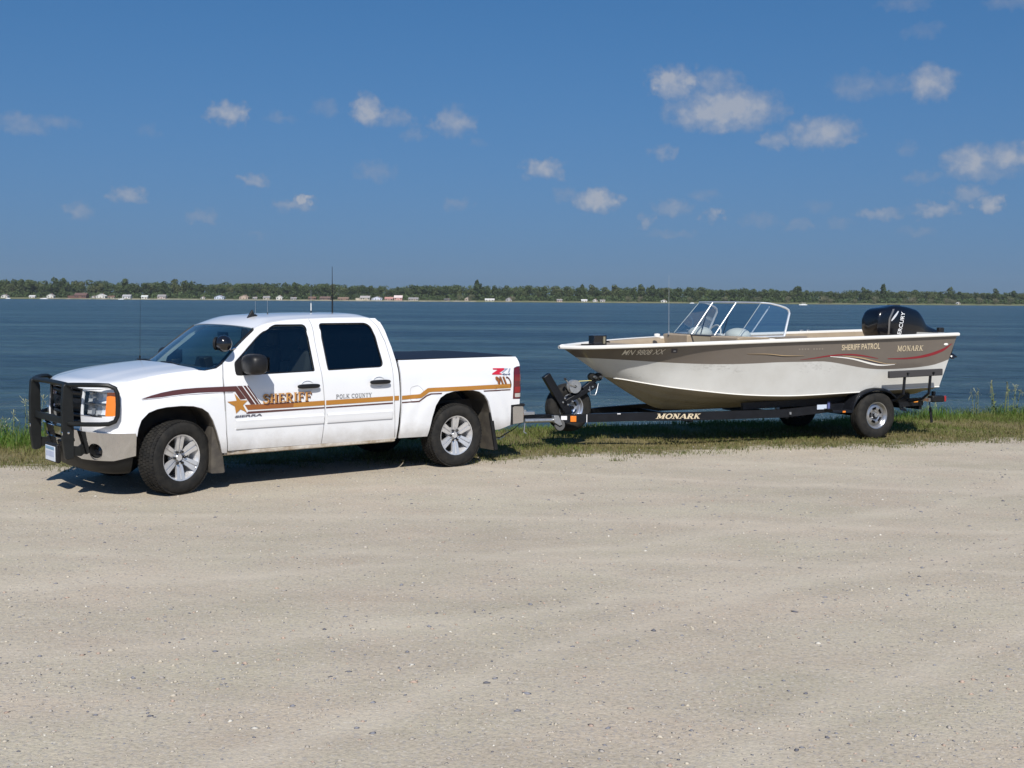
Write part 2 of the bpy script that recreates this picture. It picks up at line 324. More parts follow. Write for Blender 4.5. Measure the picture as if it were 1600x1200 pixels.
    V = np.array(V); lo, hi = V.min(0), V.max(0); lo[2] = 0; hi[2] = 1; return (V - lo) / (hi - lo), F
# ================================================================ the pickup truck (x forward from the rear axle, y to its left)
def build_truck():
    T = empty('pickup_truck', (-1.305, 15.523, 0), 3.82074, label='white four-door sheriff pickup truck with gold and maroon stripes, hitched to the boat trailer', cat='pickup truck')
    ZP = [.25, .36, .42, .5, .65, .8, 1.0, 1.15, 1.25, 1.33, 1.6, 1.8, 1.87, 2.1]
    YP = [.925, .94, .95, .968, .988, 1.0, 1.005, 1.0, .985, .955, .86, .775, .70, .5]
    def ss(x): x = min(1, max(0, x)); return x * x * (3 - 2 * x)
    def side(x, z):
        y = float(interp(ZP, YP, z))
        for xc in (0, 3.645):
            r = math.hypot(x - xc, z - .40)
            if z < 1.12: y += .016 * ss((.72 - r) / .14) * ss((z - .3) / .2) + .013 * ss((.87 - r) / .07) * ss((1.12 - z) / .1) * ss((z - .3) / .2)
        return y
    PC = np.array([(4.0, 1.0), (4.15, .990), (4.24, .968), (4.31, .925), (4.37, .855), (4.42, .75), (4.455, .62), (4.48, .5), (4.51, .33), (4.53, .15), (4.535, 0)])
    PL = 4.0 + np.r_[0, np.cumsum(np.hypot(*np.diff(PC, axis=0).T))]
    def body(u, z, off=0.):
        """point on the left side; beyond u = 4 the coordinate runs round the front corner"""
        if u <= 4.0: return (u, side(u, z) + off, z)
        q = interp(PL, PC, u); t = interp(PL, PC, min(u + .01, PL[-1])) - interp(PL, PC, u - .01); t /= np.hypot(*t) + 1e-9
        nx, ny = -t[1], t[0]
        if ny < 0 and nx < 0: nx, ny = -nx, -ny
        d = side(4.0, z) - 1.0 + off; k = side(min(u, 4.2), z) - side(4.0, z) if u < 4.3 else 0
        return (q[0] + abs(nx) * (d + k), q[1] + abs(ny) * (d + k), z)
    UG = float(PL[7])                               # where the grille starts (y = .5)
    def put(m, name, material, parent=T, far=True, **k):
        a = m.build(name, material, parent, out=(0, 1, 0) if 'out' not in k else k.pop('out'), **k)
        if far: m.mirror_y().build(name, material, parent, out=(0, -1, 0), **k)
        return a
    # ---- sheet metal
    archF = [(4.108, .655), (4.095, .74), (4.065, .825), (3.99, .900), (3.90, .932), (3.80, .948), (3.637, .954), (3.50, .944), (3.40, .915), (3.33, .865), (3.275, .775), (3.226, .65), (3.185, .52), (3.149, .407)]
    archR = [(.437, .41), (.420, .53), (.398, .645), (.353, .790), (.285, .885), (.20, .932), (.089, .955), (-.075, .962), (-.22, .955), (-.32, .935), (-.41, .88), (-.469, .80), (-.52, .653), (-.562, .50), (-.574, .425)]
    fen = [(3.092, .408), (3.122, .627), (3.146, 1.10), (3.146, 1.233), (3.124, 1.375), (3.20, 1.332), (3.335, 1.312), (3.44, 1.322), (3.65, 1.306), (3.86, 1.283), (4.14, 1.238), (4.34, 1.192), (4.5, 1.165), (UG, 1.15), (UG, .70), (4.5, .70), (4.12, .690)] + archF
    hl = rpoly([(4.287, .874, .02), (4.287, 1.118, .03), (UG - .02, 1.112, .015), (UG - .02, .862, .015)])
    put(panel(fen, [hl], body, .05, .05), 'front_fender', white, solid=.022)
    fd = [(3.082, .428), (3.108, .627), (3.132, 1.233), (3.108, 1.388), (2.93, 1.546), (2.80, 1.648), (2.66, 1.754), (2.52, 1.806), (2.28, 1.838), (1.946, 1.856), (1.947, 1.536), (1.936, 1.284), (1.894, .789), (1.918, .422)]
    fw = rpoly([(2.985, 1.25, .05), (2.975, 1.385, .05), (2.62, 1.69, .3), (2.42, 1.79, .18), (2.03, 1.79, .05), (2.022, 1.64), (2.014, 1.268, .015)])
    rd = [(1.906, .422), (1.882, .789), (1.924, 1.284), (1.935, 1.536), (1.933, 1.857), (1.46, 1.866), (1.125, 1.858), (1.064, 1.766), (.995, 1.583), (.965, 1.369), (.961, 1.089), (.94, .75), (.911, .41)]
    rw = rpoly([(1.832, 1.272, .015), (1.846, 1.80, .05), (1.17, 1.802, .11), (1.115, 1.65), (1.072, 1.286, .07)])
    cor = [(1.113, 1.862), (1.052, 1.766), (.983, 1.583), (.953, 1.369), (.949, 1.089), (.928, .75), (.899, .41), (.885, .41), (.872, .60), (.860, .85), (.876, 1.153), (.886, 1.351), (.913, 1.516), (.955, 1.682), (.992, 1.80), (1.03, 1.862)]
    for nm, ol, wn, gm, hx in (('front_door', fd, fw, tint_glass, 2.121), ('rear_door', rd, rw, dark_glass, 1.165)):
        for sgn in (1, -1):
            m = panel(ol, [wn], body, .05, .05)
            if sgn < 0: m = m.mirror_y()
            d = m.build(nm, white, T, out=(0, sgn, 0), solid=.025)
            def S(mm): return mm if sgn > 0 else mm.mirror_y()
            S(panel(wn, [], lambda x, z: body(x, z, -.014))).build('window', gm, d, out=(0, sgn, 0))
            # rubber seal round the glass
            S(MB().tube([body(x, z, -.006) for x, z in wn], .009, 5, closed=True)).build('window_seal', black, d)
            zc = 1.102 + (.012 if nm == 'rear_door' else 0); y = side(hx, zc)
            S(MB().ell((hx, y + .040, zc), (.146, .017, .026), 16, 8, p=.6)).build('handle', gloss_black if False else black, d)
            S(MB().tube([(hx + .085 * math.cos(a), y + .002, zc + .062 * math.sin(a)) for a in np.linspace(0, 2 * math.pi, 21)[:-1]], .004, 5, closed=True)).build('handle_cup', white, d)
            x0, x1 = (3.005, 1.905) if nm == 'front_door' else (1.858, .972)
            z0, z1 = (.662, .768)
            mo = MB(); k = 14
            A = [[(x, side(x, z) + o, z) for z, o in ((z0, -.004), (z0 + .002, .012), (z0 + .03, .018), (z0 + .055, .016), (z1 - .014, .020), (z1, .010), (z1 + .001, -.004))] for x in np.linspace(x0, x1, k)]
            mo.grid(A); S(mo).build('moulding', white, d, out=(0, sgn, 0), smooth=30)
    put(panel(cor, [], body), 'cab_corner', white, solid=.022)
    bed = [(.848, .415), (.832, .75), (.842, 1.10), (.852, 1.345), (.83, 1.357), (.2, 1.360), (-.72, 1.362), (-.94, 1.358), (-.985, 1.342), (-1.004, 1.29), (-1.008, 1.238), (-.95, 1.232), (-.905, 1.215), (-.893, 1.15), (-.884, .812), (-1.003, .806), (-1.0, .74), (-.86, .735), (-.875, .47), (-.70, .425)] + list(reversed(archR))
    put(panel(bed, [], body, .05, .05), 'bed_side', white, solid=.025)
    put(MB().grid([[(x, side(x, 1.357) - .004 - a, 1.357 - b) for a, b in ((0, .008), (.006, 0), (.03, .001), (.085, .004), (.09, .05))] for x in np.linspace(.85, -.98, 16)]), 'bed_rail', white, out=(0, 0, 1))
    # rocker, with dried mud
    put(MB().grid([[(x, y, z) for y, z in ((.935, .428), (.950, .415), (.945, .385), (.90, .37), (.80, .372))] for x in np.linspace(3.12, .90, 20)]), 'rocker', mat('rocker_mud', (.34, .27, .19), .75, base2=(.62, .58, .52), vscale=9))
    # fuel door ring on the bed side
    cx, cz = .625, .945
    lp = rpoly([(.716, .86, .04), (.716, 1.03, .05), (.60, 1.05, .06), (.532, .99, .05), (.548, .86, .04)])
    MB().tube([body(x, z, .0005) for x, z in lp], .0035, 5, closed=True).build('fuel_door', mat('seam', (.45, .45, .46), .5), T)
    # ---- hood, cowl, roof
    ZS = ([3.30, 3.44, 3.65, 3.86, 4.14, 4.34, 4.5, 4.7], [1.330, 1.330, 1.314, 1.291, 1.246, 1.200, 1.172, 1.13])
    ys = np.linspace(-1, 1, 25); A = []
    for j, yy in enumerate(ys):
        y = yy * .951; row = []
        o = np.argsort(PC[:, 1]); xf = float(np.interp(abs(y), PC[o, 1], PC[o, 0])) + .012
        xr = 3.405 + .10 * (1 - yy * yy)
        for s in np.linspace(0, 1, 26):
            x = xr + (xf - xr) * (1 - (1 - s) ** 1.25); zz = float(interp(*ZS, x)) + .040 * (1 - abs(yy) ** 2.4) + .007 * ss((.62 - abs(yy)) / .12)
            d = (xf - x) / .13
            if d < 1: zz -= .075 * (1 - math.sqrt(max(0, 1 - (1 - d) ** 2))) * (1 - .55 * abs(yy) ** 3) 
            if abs(yy) > .97: zz -= .008
            row.append((x, y, zz))
        A.append(row)
    MB().grid(A).build('hood', white, T, out=(0, 0, 1), solid=.02, smooth=35)
    A = [[(x, y * .86, z) for x, z in ((3.52 - .09 * y * y, 1.315), (3.34 + .10 * (1 - y * y) - .02, 1.318))] for y in np.linspace(-1, 1, 15)]
    MB().grid(A).build('cowl', black, T, solid=.02, out=(0, 0, 1))
    for y0 in (.42, -.30): MB().tube([(3.40, y0, 1.345), (3.36, y0 - .28, 1.365), (3.37, y0 - .55, 1.36)], [.014, .012, .009], 6).build('wiper', black, T)
    RX = [2.70, 2.66, 2.52, 2.28, 1.94, 1.46, 1.125, 1.02, .97]; RE = [1.752, 1.766, 1.816, 1.846, 1.864, 1.874, 1.866, 1.835, 1.80]
    RC = [1.775, 1.800, 1.862, 1.893, 1.907, 1.912, 1.902, 1.880, 1.845]
    A = []
    for s in np.linspace(0, 1, 40):
        x = 2.68 - (2.68 - .985) * s
        ze = float(interp(RX[::-1], RE[::-1], x)); zc = float(interp(RX[::-1], RC[::-1], x)); ye = float(interp(ZP, YP, ze)) - .003; row = []
        for yy in np.linspace(-1, 1, 25):
            w = .5 + .5 * abs(yy)
            xx = x + .055 * (1 - yy * yy) * ss((x - 2.3) / .38)
            row.append((xx, ye * math.copysign(abs(yy) ** .9, yy), ze + (zc - ze) * (1 - abs(yy) ** 2.6) + .010 * (ss((.86 - abs(yy)) / .06)) * ss((2.6 - x) / .2) * ss((x - 1.05) / .1)))
        A.append(row)
    MB().grid(A).build('roof', white, T, out=(0, 0, 1), solid=.03, smooth=50)
    # windshield with its dark band, rear window
    def wsp(yy, s, off=0.):
        z = 1.758 + (1.308 - 1.758) * s; xe = float(np.interp(z, [1.308, 1.330, 1.36, 1.394, 1.46, 1.554, 1.656, 1.764], [3.345, 3.215, 3.155, 3.112, 3.04, 2.938, 2.812, 2.668])); xc = 2.727 + (3.437 - 2.727) * s
        ye = side(3.0, z) - .016; q = abs(yy) ** 2.4
        return (xc + (xe - xc) * q + off * .55, yy * ye, z + .030 * (1 - yy * yy) * (1 - s) + .028 * math.sin(math.pi * s) * (1 - q) + off * .84)
    MB().grid([[wsp(yy, s) for s in np.r_[np.linspace(0, .8, 10), .86, .91, .95, .98, 1]] for yy in np.linspace(-1, 1, 25)]).build('windshield', ws_glass, T, out=(1, 0, 1))
    b = MB()
    for sgn in (-1, 1): b.grid([[wsp(sgn * yy, s, -.006) for s in np.r_[np.linspace(0, .8, 10), .86, .91, .95, .98, 1]] for yy in (.955, .98, 1.0)])
    b.grid([[wsp(yy, s, -.006) for s in (0, .035)] for yy in np.linspace(-.95, .95, 13)])
    b.grid([[wsp(yy, s, -.006) for s in (.93, 1)] for yy in np.linspace(-.95, .95, 13)])
    b.build('windshield_frit', gloss_black, T)
    b = MB()
    for sgn in (-1, 1): MB().tube([wsp(sgn * 1.0, s, .002) for s in np.r_[np.linspace(0, .8, 10), .86, .91, .95, .98, 1]], .007, 6).build('windshield_trim', black, T)
    rwn = rpoly([(-.62, 1.42, .06), (.62, 1.42, .06), (.56, 1.76, .06), (-.56, 1.76, .06)])
    rwf = lambda y, z: (.872 + (z - 1.2) * .20 if z > 1.2 else .872, y, z)
    panel([(-.94, .42), (.94, .42), (.96, 1.25), (.78, 1.79), (-.78, 1.79), (-.96, 1.25)], [rwn], rwf, .2, .1).build('cab_back', white, T, out=(-1, 0, 0), solid=.02)
    panel(rwn, [], lambda y, z: (rwf(y, z)[0] + .008, y, z), .3, .3).build('rear_window', dark_glass, T, out=(-1, 0, 0))
    # ---- cab interior
    MB().box((2.0, 0, .47), (2.3, 1.78, .06)).build('cab_floor', cabin, T)
    d = MB().box((3.02, 0, 1.13), (.46, 1.72, .34), None, .75).build('dashboard', cabin, T, bevel=.05)
    MB().box((2.95, .15, 1.36), (.10, .15, .12), Matrix.Rotation(.2, 3, 'Y')).build('radar_unit', black, d, bevel=.01)
    MB().box((2.90, -.08, 1.33), (.06, .26, .16), Matrix.Rotation(-.3, 3, 'Y')).build('laptop', black, d, bevel=.01)
    sw = MB().tube([(2.62 + .05 * math.sin(a), .40 + .185 * math.cos(a), 1.25 + .175 * math.sin(a)) for a in np.linspace(0, 2 * math.pi, 25)[:-1]], .015, 6, closed=True)
    sw.beam((2.66, .40, 1.23), (2.90, .40, 1.13), .05, .05).box((2.63, .40, 1.25), (.03, .30, .05)); sw.build('steering_wheel', black, T)
    for xs in (2.12, ):
        for y in (.42, -.42):
            s = MB().box((xs + .08, y, .80), (.52, .50, .18)).build('front_seat', seat_m, T, bevel=.05)
            MB().box((xs - .22, y, 1.16), (.16, .50, .66), Matrix.Rotation(-.22, 3, 'Y'), .8, .85).build('seat_back', seat_m, s, bevel=.05)
            MB().box((xs - .32, y, 1.585), (.10, .26, .19), Matrix.Rotation(-.15, 3, 'Y'), .8, .85).build('headrest', seat_m, s, bevel=.04)
    s = MB().box((1.28, 0, .80), (.5, 1.45, .18)).build('rear_seat', seat_m, T, bevel=.05)
    MB().box((1.05, 0, 1.18), (.16, 1.45, .66), Matrix.Rotation(-.2, 3, 'Y')).build('seat_back', seat_m, s, bevel=.05)
    for y in (.42, -.42): MB().box((.98, y, 1.56), (.10, .24, .16), None, .8, .85).build('headrest', seat_m, s, bevel=.03)
    MB().grid([[(x, y, 1.735 + .05 * (1 - (y / .7) ** 2)) for x in (2.55, 1.6, 1.05)] for y in np.linspace(-.68, .68, 7)]).build('headliner', mat('headliner', (.30, .29, .27), .9), T)
    MB().box((2.66, -.02, 1.66), (.04, .24, .07), Matrix.Rotation(.2, 3, 'Y')).build('rear_view_mirror', black, T, bevel=.015)
    # ---- bed and tailgate, folding bed cover
    MB().grid([[(x, y, 1.366 + .012 * (1 - (y / .9) ** 2) + (.004 if i % 4 == 0 else 0)) for i, x in enumerate(np.linspace(.83, -.95, 13))] for y in np.linspace(-.90, .90, 9)]).build('bed_cover', tonneau_m, T, out=(0, 0, 1), solid=.02)
    MB().box((.848, 0, 1.40), (.03, 1.70, .07)).build('bed_cover_header', tonneau_m, T, bevel=.008)
    MB().box((-.03, 0, .66), (1.72, 1.30, .30)).build('bed_floor', under, T)
    g = MB().box((-1.005, 0, 1.03), (.05, 1.70, .60)).build('tailgate', white, T, bevel=.015)
    MB().box((-1.035, 0, 1.16), (.02, .26, .09)).build('handle', black, g, bevel=.01)
    for sgn in (1, -1):
        def tl(s, z, o=0.):          # runs from the side round the rear corner
            if s > -.985: return (s, sgn * (side(-.9, z) + .004 + o), z)
            q = min(1, (-.985 - s) / .06); a = q * math.pi / 2
            rest = max(0, -1.045 - s)
            return (-.985 - .04 * math.sin(a) - o * math.sin(a), sgn * (side(-.9, z) + .004 - .04 * (1 - math.cos(a)) - rest + o * math.cos(a)), z)
        ol = rpoly([(-.888, .815, .012), (-.897, 1.15), (-.912, 1.212, .03), (-.97, 1.232, .03), (-1.19, 1.232, .02), (-1.19, .812, .02)])
        t = panel(ol, [], tl, .02, .06).build('taillight', dredm, T, out=(0, sgn, 0), solid=.02)
        panel(rpoly([(-.905, .895, .01), (-.905, .97, .02), (-1.16, .97, .02), (-1.16, .895, .01)]), [], lambda s, z: tl(s, z, .003), .02, .06).build('brake_lens', mat('mid_red_lens', (.16, .006, .012), .12, coat=1.) if False else mat('bright_red_lens', (.24, .006, .010), .12, coat=1.), t, out=(0, sgn, 0))
        panel(rpoly([(-.905, 1.04, .01), (-.905, 1.13, .02), (-1.16, 1.13, .02), (-1.16, 1.04, .01)]), [], lambda s, z: tl(s, z, .003), .02, .06).build('turn_lens', mat('mid_red_lens', (.16, .006, .012), .12, coat=1.), t, out=(0, sgn, 0))
        panel(rpoly([(-.912, .835, .01), (-.912, .885, .01), (-1.10, .885, .01), (-1.10, .835, .01)]), [], lambda s, z: tl(s, z, .003), .02, .06).build('reverse_lens', mat('reverse_lens', (.45, .43, .40), .2, coat=.6), t, out=(0, sgn, 0))
    # rear bumper
    PR = [(-.905, .475), (-.895, .70), (-.925, .728), (-1.10, .712), (-1.118, .66), (-1.112, .485)]
    rb = MB().prism(PR, lambda x, z: (x, .955, z), lambda x, z: (x, -.955, z)).build('rear_bumper', chrome, T, bevel=.012)
    MB().box((-1.005, 0, .728), (.19, 1.90, .018)).build('step_pad', black, rb, bevel=.006)
    for sgn in (1, -1): MB().tube([(x - .01, sgn * .965, z) for x, z in ((-.885, .475), (-.88, .70), (-.925, .732), (-1.09, .722))], .022, 6).build('end_trim', black, rb)
    MB().box((-1.06, 0, .45), (.34, .065, .065)).build('hitch_receiver', black, T, bevel=.006)
    hm = MB().box((-1.27, 0, .455), (.20, .05, .05)); hm.lathe([(0, .03), (.012, .03), (.012, .09), (.018, .10), (.027, .118), (.027, .138), (.016, .152), (0, .154)], (-1.395, 0, .38), (0, 0, 1), 14); hm.box((-1.37, 0, .42), (.11, .06, .02))
    hm.build('ball_mount', galv, T)
    # ---- nose: head lamps, grille, bumper, plate
    for sgn in (1, -1):
        def B(u, z, o=0.):
            x, y, zz = body(u, z, o); return (x, sgn * y, zz)
        ulen = UG - .02
        h = panel(hl, [], lambda u, z: B(u, z, -.070), .05, .05).build('headlight', mat('lamp_reflector', (.62, .63, .65), .35, .25, var=.1, vscale=14), T, out=(1, sgn, 0))
        panel(rpoly([(4.289, .878, .02), (4.289, 1.114, .03), (4.405, 1.112, .01), (4.415, .872, .01)]), [], lambda u, z: B(u, z, -.012), .03, .05).build('side_marker_lens', orange, h, out=(1, sgn, 0), solid=.03)
        panel(rpoly([(4.42, .868, .01), (4.412, 1.114, .01), (ulen - .002, 1.110, .015), (ulen - .002, .866, .015)]), [], lambda u, z: B(u, z, -.006), .04, .05).build('headlight_lens', clear, h, out=(1, sgn, 0))
        L1 = mat('lamp_silver', (.74, .75, .77), .25, .45); L2 = mat('lamp_grey', (.30, .31, .33), .3, .4); L3 = mat('lamp_bright', (.85, .88, .92), .2, .2)
        for z0, z1 in ((.880, .982), (1.000, 1.102)):
            for u0, u1, mm, dp in ((4.43, 4.505, L3, -.045), (4.510, 4.585, L1, -.060), (4.60, 4.655, L2, -.040), (4.66, ulen - .012, L1, -.055)):
                panel(rpoly([(u0, z0, .008), (u0, z1, .008), (u1, z1, .008), (u1, z0, .008)]), [], lambda u, z: B(u, z, dp - .022 * (1 - ((z - (z0 + z1) / 2) / .05) ** 2) * (.3 if mm is L2 else 1)), .03, .02).build('lamp_reflector', mm, h, out=(1, sgn, 0), solid=.004)
        MB().grid([[B(u, z, o) for o in (-.065, -.012)] for u in np.linspace(4.42, ulen, 12) for z in (.991,)]).build('lamp_divider', mat('lamp_dark', (.12, .12, .13), .3, .4), h, solid=.012)
        # white blade just below the lamp is fender; a chrome sliver above it
        MB().tube([B(u, 1.120, .002) for u in np.linspace(4.30, UG - .01, 16)], .006, 5).build('lamp_trim', chrome, h)
        MB().tube([B(u, .866, .002) for u in np.linspace(4.44, UG - .01, 12)] , .005, 5).build('lamp_trim', chrome, h)
    gx = lambda y: float(interp(-PC[::-1][::-1][:, 1], PC[:, 0], -abs(y)))
    gr = MB().grid([[(gx(y) - .07, y, z) for z in (.66, 1.16)] for y in np.linspace(-.50, .50, 11)]).build('grille', black, T, out=(1, 0, 0), solid=.02)
    for zc, hh in ((1.085, .05), (.97, .115), (.855, .05)):
        MB().grid([[(gx(y) + o, y, zc + z) for o, z in ((-.06, hh / 2), (-.012, hh / 2 - .006), (-.004, 0), (-.012, -hh / 2 + .006), (-.06, -hh / 2))] for y in np.linspace(-.47, .47, 13)]).build('grille_bar', mat('grille_black', (.010, .010, .011), .45, spec=.25), gr, out=(1, 0, 0))
    fr = MB().tube([(gx(y) + .004, y, z) for y, z in [(-.485, .80), (-.49, 1.13), (-.3, 1.145), (0, 1.150), (.3, 1.145), (.49, 1.13), (.485, .80), (.3, .785), (0, .78), (-.3, .785)]], .016, 6, closed=True)
    fr.build('grille_surround', black, gr)
    V, F = sans('GMC', 0, .02)
    MB().add([(gx(.16 * (2 * (a - .5))) + .006, .19 * (2 * (a - .5)), .925 + .09 * b) for a, b, c in V], F).build('badge_lettering', mat('badge_dark', (.10, .09, .09), .3, .6), gr, recalc=False, solid=.006, soff=1)
    MB().grid([[(gx(y) + .045 - .05 * (y / .5) ** 2 * .2 + o, y, z) for o, z in ((-.03, .752), (.0, .745), (.008, .71), (.0, .668), (-.03, .660))] for y in np.linspace(-.5, .5, 15)]).build('lower_grille_bar', chrome, T, out=(1, 0, 0), solid=.01)
    BP = np.array([(4.11, 1.008), (4.22, 1.000), (4.32, .968), (4.41, .90), (4.48, .80), (4.535, .67), (4.575, .50), (4.600, .28), (4.608, 0)])
    full = np.r_[BP, (BP[:-1] * (1, -1))[::-1]]; BL = np.r_[0, np.cumsum(np.hypot(*np.diff(full, axis=0).T))]; BL -= BL[len(BP) - 1]
    def bmp(s, z, o=0.):
        q = interp(BL, full, s); t = interp(BL, full, s + .01) - interp(BL, full, s - .01); t /= np.hypot(*t) + 1e-9
        bulge = -.16 * (.712 - z) - .05 * max(0, z - .695) + o
        return (q[0] - t[1] * bulge, q[1] + t[0] * bulge, z)
    S0, S1 = float(BL[0]), float(BL[-1])
    ol = rpoly([(S0, .452), (S0, .690), (-.5, .712), (.5, .712), (S1, .690), (S1, .452), (1.02, .408, .05), (.55, .408, .05), (.42, .44), (-.42, .44), (-.55, .408, .05), (-1.02, .408, .05)])
    if True:
        hs = [rpoly([(-.47, .585, .02), (-.47, .628, .02), (.47, .628, .02), (.47, .585, .02)])]
        fogs = [arc(sg * .80, .510, .096, .078, 0, 360, 24)[:-1] for sg in (-1, 1)]
    fb = panel(ol, hs + fogs, bmp, .07, .05).build('front_bumper', chrome, T, out=(1, 0, 0), solid=.02)
    MB().grid([[bmp(s, z, -.09) for z in (.43, .69)] for s in np.linspace(S0 + .12, S1 - .12, 30)]).build('bumper_core', gloss_black, fb)
    for sg in (-1, 1):
        c = Vector(bmp(sg * .80, .500, -.085)); d = Vector(bmp(sg * .80, .500, 0)) - c
        MB().lathe([(.001, .03), (.05, .02), (.056, .03), (.060, .0)], c, d, 20).build('fog_lamp', gloss_black, fb)
        MB().lathe([(.085, .08), (.078, .06), (.070, .012), (.062, .0)], c, d, 24, sx=1.0).build('fog_lamp_housing', black, fb)
    # black lower valance and air dam
    MB().grid([[bmp(s, z, o) for z, o in ((.455, -.022), (.415, -.025), (.36, -.04), (.285, -.07), (.255, -.12))] for s in np.linspace(S0 + .02, S1 - .02, 34)]).build('valance', mat('valance_black', (.012, .012, .012), .55, spec=.3, var=.3, vscale=8), T, out=(1, 0, 0), solid=.015)
    pl = MB().box((4.668, 0, .425), (.006, .31, .158)).build('license_plate', mat('plate_blue_white', (.62, .68, .78), .35, base2=(.72, .76, .82), vscale=20), T, bevel=.002)
    MB().box((4.6725, 0, .482), (.002, .27, .030)).build('plate_band', mat('plate_band', (.22, .36, .50), .4), pl)
    for i in range(6): MB().box((4.6725, -.105 + i * .042, .420), (.002, .022, .058)).build('plate_character', mat('plate_ink', (.32, .36, .50), .4), pl)
    MB().box((4.638, 0, .43), (.045, .36, .20)).build('plate_bracket', black, T, bevel=.01)
    # ---- push bar and lamp guards
    gg = empty('grille_guard'); gg.parent = T
    for sg in (1, -1):
        m = MB().prism(rpoly([(4.605, .42, .02), (4.60, .70, .1), (4.605, 1.12, .1), (4.63, 1.20, .03), (4.70, 1.195, .04), (4.715, 1.0, .2), (4.715, .62, .2), (4.69, .405, .03)]), lambda x, z: (x, sg * .53 - .032, z), lambda x, z: (x, sg * .53 + .032, z))
        m.build('guard_post', powder, gg, bevel=.006)
        MB().tube([(4.66, sg * .53, 1.185), (4.63, sg * .62, 1.19), (4.56, sg * .76, 1.195), (4.46, sg * .90, 1.197), (4.38, sg * .965, 1.193), (4.325, sg * .995, 1.165), (4.305, sg * 1.005, 1.11), (4.302, sg * 1.007, .99), (4.308, sg * 1.005, .88), (4.33, sg * .992, .825), (4.385, sg * .962, .800), (4.46, sg * .90, .795), (4.56, sg * .76, .79), (4.63, sg * .62, .785), (4.66, sg * .53, .785)], .024, 8).build('lamp_guard', powder, gg)
        MB().box((4.716, sg * .53, .685), (.012, .05, .035)).build('bolt_plate', chrome, gg, bevel=.004)
        MB().lathe([(.0, .012), (.012, .010), (.014, 0)], (4.66, sg * .53 + sg * .03, .69), (0, sg, 0), 10).build('bolt', chrome, gg)
        MB().beam((4.62, sg * .53, .50), (4.35, sg * .50, .46), .03, .10).build('guard_bracket', powder, gg)
    MB().tube([(4.66, y, 1.187 + .006 * (1 - (y / .55) ** 2)) for y in np.linspace(-.53, .53, 9)], .027, 8).build('top_bar', powder, gg)
    MB().box((4.66, 0, .805), (.03, 1.02, .075)).build('cross_bar', powder, gg, bevel=.008)
    # ---- wheels
    def wheel(x, sg, steer=0.):
        w = MB()
        ax = (0, 1, 0)
        # rim barrel and lip
        w.lathe([(.236, .105), (.248, .108), (.252, .098), (.246, .085), (.222, .06), (.205, -.09), (.235, -.11), (.250, -.115)], (0, 0, 0), ax, 40)
        rim = w.build('wheel', alloy, T, smooth=50)
        rim.location = (x, sg * .872, .395); rim.rotation_euler = (0, 0, steer + (0 if sg > 0 else math.pi))
        sp = MB()
        for k in range(6):
            a = 2 * math.pi * k / 6 + math.pi / 6 + .0; ca, sa = math.cos(a), math.sin(a)
            def P(r, t, h): return (r * ca - t * sa, h, r * sa + t * ca)
            for t0, t1 in ((-.050, -.009), (.009, .050)):
                rings = []
                for r, wd, h in ((.055, .72, .062), (.12, .86, .080), (.19, 1.0, .090), (.236, 1.12, .098)):
                    rings.append([P(r, t0 * wd, h - .03), P(r, t0 * wd, h), P(r, t1 * wd, h), P(r, t1 * wd, h - .03)])
                sp.grid([q + [q[0]] for q in rings])
            sp.grid([[P(r, -.012, h - .014), P(r, .012, h - .014)] for r, h in ((.055, .062), (.12, .080), (.19, .090), (.236, .098))])
        sp.build('spoke_set', alloy, rim, smooth=25)
        MB().lathe([(.0, .074), (.034, .074), (.040, .068), (.042, .05), (.085, .045), (.095, .03), (.095, 0)], (0, 0, 0), ax, 24).build('hub', alloy, rim)
        for k in range(6):
            a = 2 * math.pi * k / 6; MB().lathe([(0, .090), (.013, .090), (.015, .084), (.015, .03)], (.067 * math.cos(a), 0, .067 * math.sin(a)), ax, 8).build('lug_nut', gloss_black, rim)
        MB().lathe([(.0, -.02), (.15, -.02), (.155, -.05), (.2, -.06)], (0, 0, 0), ax, 24).build('brake_disc', mat('brake_iron', (.05, .045, .04), .5, .6), rim)
        prof = [(.250, .112), (.262, .122), (.295, .132), (.335, .130), (.366, .121), (.384, .108), (.391, .095), (.394, .05), (.395, 0), (.394, -.05), (.391, -.095), (.384, -.108), (.366, -.121), (.335, -.130), (.295, -.132), (.262, -.122), (.250, -.112)]
        ty = MB().lathe(prof, (0, 0, 0), ax, 56)
        ty.build('tyre', rubber, rim, smooth=60)
        tr = MB(); nb = 64
        for k in range(nb):
            a = 2 * math.pi * k / nb
            for j, (yc, wd) in enumerate(((-.098, .038), (-.05, .036), (0, .036), (.05, .036), (.098, .038))):
                aa = a + (j % 2) * math.pi / nb
                rot = Matrix.Rotation(-aa, 3, 'Y'); r = .3955 if j in (1, 2, 3) else .389
                tr.box(rot @ Vector((r, yc, 0)), (.012, wd, .029), rot)
        tr.build('tread', rubber, rim, smooth=0, recalc=False)
    wheel(3.645, 1, R(17)); wheel(3.645, -1, R(17)); wheel(0, 1); wheel(0, -1)
    for xc, ar in ((3.645, archF), (0, archR)):
        m = MB().grid([[(x, y, z + .004) for y in (side(x, z) - .02, .80, .58)] for x, z in ar]); put(m, 'wheel_liner', liner_m, solid=.01)
        m = MB(); m.grid([[(xc + .50 * math.cos(a) * q, .58, .42 + .53 * math.sin(a) * q) for q in (0.05, 1.06)] for a in np.linspace(-.1, math.pi + .1, 16)]); put(m, 'inner_liner', under, solid=.01)
    put(MB().prism(rpoly([(3.262, .70), (3.228, .70), (3.145, .40), (3.100, .185, .02), (3.268, .190, .02)]), lambda x, z: (x, .97 - .04 * (z < .3), z), lambda x, z: (x, .70, z)), 'mud_flap', flap_m)
